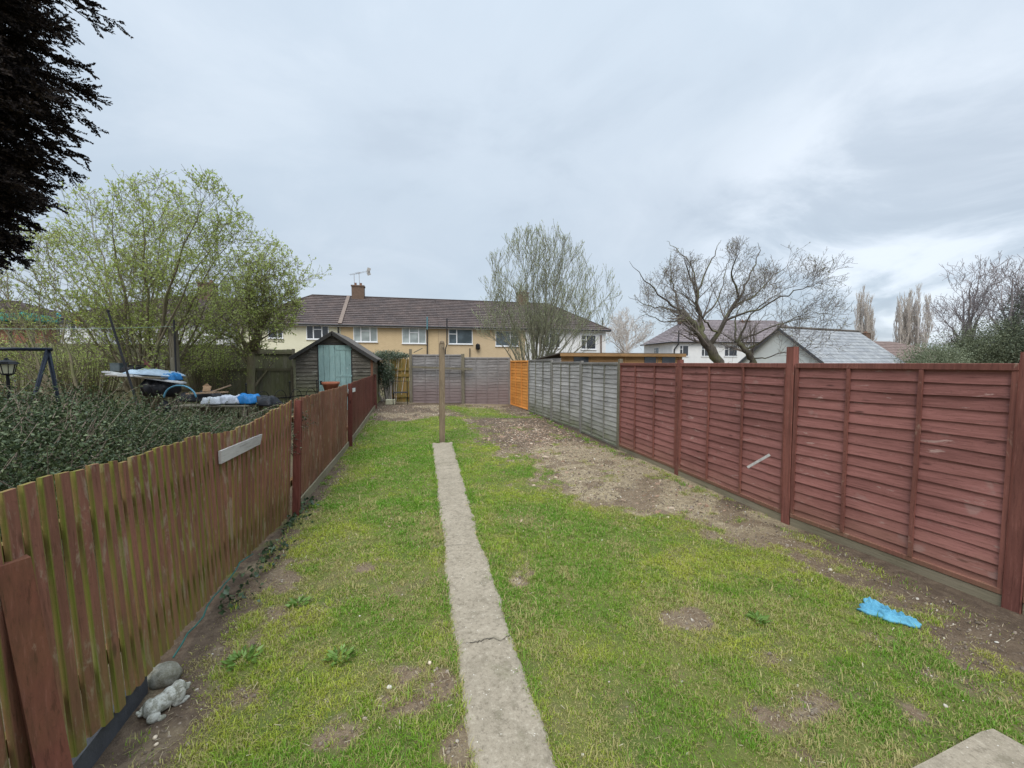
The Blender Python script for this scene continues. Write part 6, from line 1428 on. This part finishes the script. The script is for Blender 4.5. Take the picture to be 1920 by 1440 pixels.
# washing line with pegs, green net
A_, B_ = P(-80,616,8.0), P(330,612,9.8); mid = (A_+B_)/2-Vector((0,0,.06)); pts = [tuple(bez(A3(A_), A3(mid), A3(B_), 16)[i]) for i in range(16)]
mb = MB(); mb.tube(pts, .0045, 5); o = mb.build('washing_line', plain('pale_green_line', (.35,.5,.4), .5)); tag(o, 'thin pale green washing line strung between the trees at left', 'washing line')
def peg_thing(px, py, D, mat, label, s=1):
    c = P(px, py, D); mb = MB(); mb.beam((-.05*s,0,.12*s),(.0,0,-.12*s),.03*s,.05*s); mb.beam((.05*s,0,.12*s),(.0,0,-.12*s),.03*s,.05*s); mb.lathe([(0,0),(.05*s,.03*s),(.05*s,.06*s),(0,.09*s)], (0,0,.10*s), 8); o = mb.build('hanging_toy', mat, None, tuple(c)); tag(o, label, 'ornament')
peg_thing(146,603,11.5, plain('yellow_plastic', (.65,.42,.03), .5), 'small yellow figure shaped ornament hanging among the branches', 1.1)
peg_thing(110,596,11.5, plain('cyan_plastic', (.05,.4,.55), .5), 'small cyan ornament hanging among the branches', .8)
q = P(38,605,14.5); crm = crumple('net', (q.x, q.y, q.z), .95, .5, .34, 21, plain('green_netting', (.025,.17,.13), .8, .4, 12), 'green netting heaped on the frame at the far left', 'netting', -yw)
e = empty('net_stand', (q.x, q.y, 0), 'timber frame supporting the green netting at the far left', 'frame')
for x, y in ((-.9,-.4),(.9,-.4),(-.9,.4),(.9,.4)):
    mb = MB(); mb.box((x-.04,y-.04,0),(x+.04,y+.04,q.z-.03)); mb.build('post', m_post_wood, e, (q.x,q.y,0), -yw)
for y in (-.4,.4): mb = MB(); mb.box((-.95,y-.03,q.z-.029),(.95,y+.03,q.z-.002)); mb.build('beam', m_post_wood, e, (q.x,q.y,0), -yw)
# white caravan-like shed wall beyond the board fence
q0, q1 = PY(108,640,22), PY(182,640,22); zt_ = PY(140,607,22).z; e = empty('white_shed', (q0.x, 22, 0), 'white walled shed with a flat grey roof beyond the board fence', 'shed')
mb = MB(); mb.box((0,0,0),(q1.x-q0.x,2.5,zt_)); mb.build('wall', m_white, e, (q0.x,22,0)); mb = MB(); mb.box((-.15,-.2,zt_+.001),(q1.x-q0.x+.15,2.7,zt_+.1)); mb.build('roof', m_slate, e, (q0.x,22,0))
a, b = PY(128,632,22), PY(146,632,22); window(e, (a.x, 21.999, a.z), (1,0,0), None, b.x-a.x, .7, LAY2, m_ggrey, None)
# folded black chair and stone block by the gate
q = PZ(752,752,.33); m_ch = m_iron; e = empty('garden_chair', (q.x, q.y, zgf(q.x,q.y)), 'black metal framed garden chair leaning by the orange gate', 'chair'); zb = zgf(q.x, q.y); yq = 15.1; q = PY(751,750,yq); zb = zgf(q.x, yq); e.location = (q.x, yq, zb); WL[e.name] = Vector(e.location)
for x in (-.25, .25):
    mb = MB(); mb.tube([(x,-.22,0),(x,-.18,.46)], .012, 6); mb.build('leg', m_ch, e, (q.x,yq,zb)); mb = MB(); mb.tube([(x,.22,0),(x,.12,.5)], .012, 6); mb.build('leg', m_ch, e, (q.x,yq,zb))
mb = MB(); mb.box((-.26,-.2,.43),(.26,.2,.455), bev=.008); mb.build('seat', m_blk, e, (q.x,yq,zb))
mb = MB(); mb.tube([(-.25,.14,.44),(-.3,.24,.85)], .012, 6); mb.tube([(.25,.14,.44),(.25,.24,.85)], .012, 6); mb.tube([(-.3,.24,.85),(.25,.24,.85)], .012, 6); mb.build('back_frame', m_ch, e, (q.x,yq,zb))
q = PY(732,752,15.0); zb = zgf(q.x, 15.0); mb = MB(); mb.box((-.17,-.1,0),(.17,.1,.20), bev=.02); o = mb.build('stone_block', stonemat('pale_block', (.40,.38,.26), (.5,.48,.36), (.25,.25,.12)), None, (q.x, 15.0, zb-.005)); tag(o, 'pale stone block on the soil beside the garden chair', 'block')
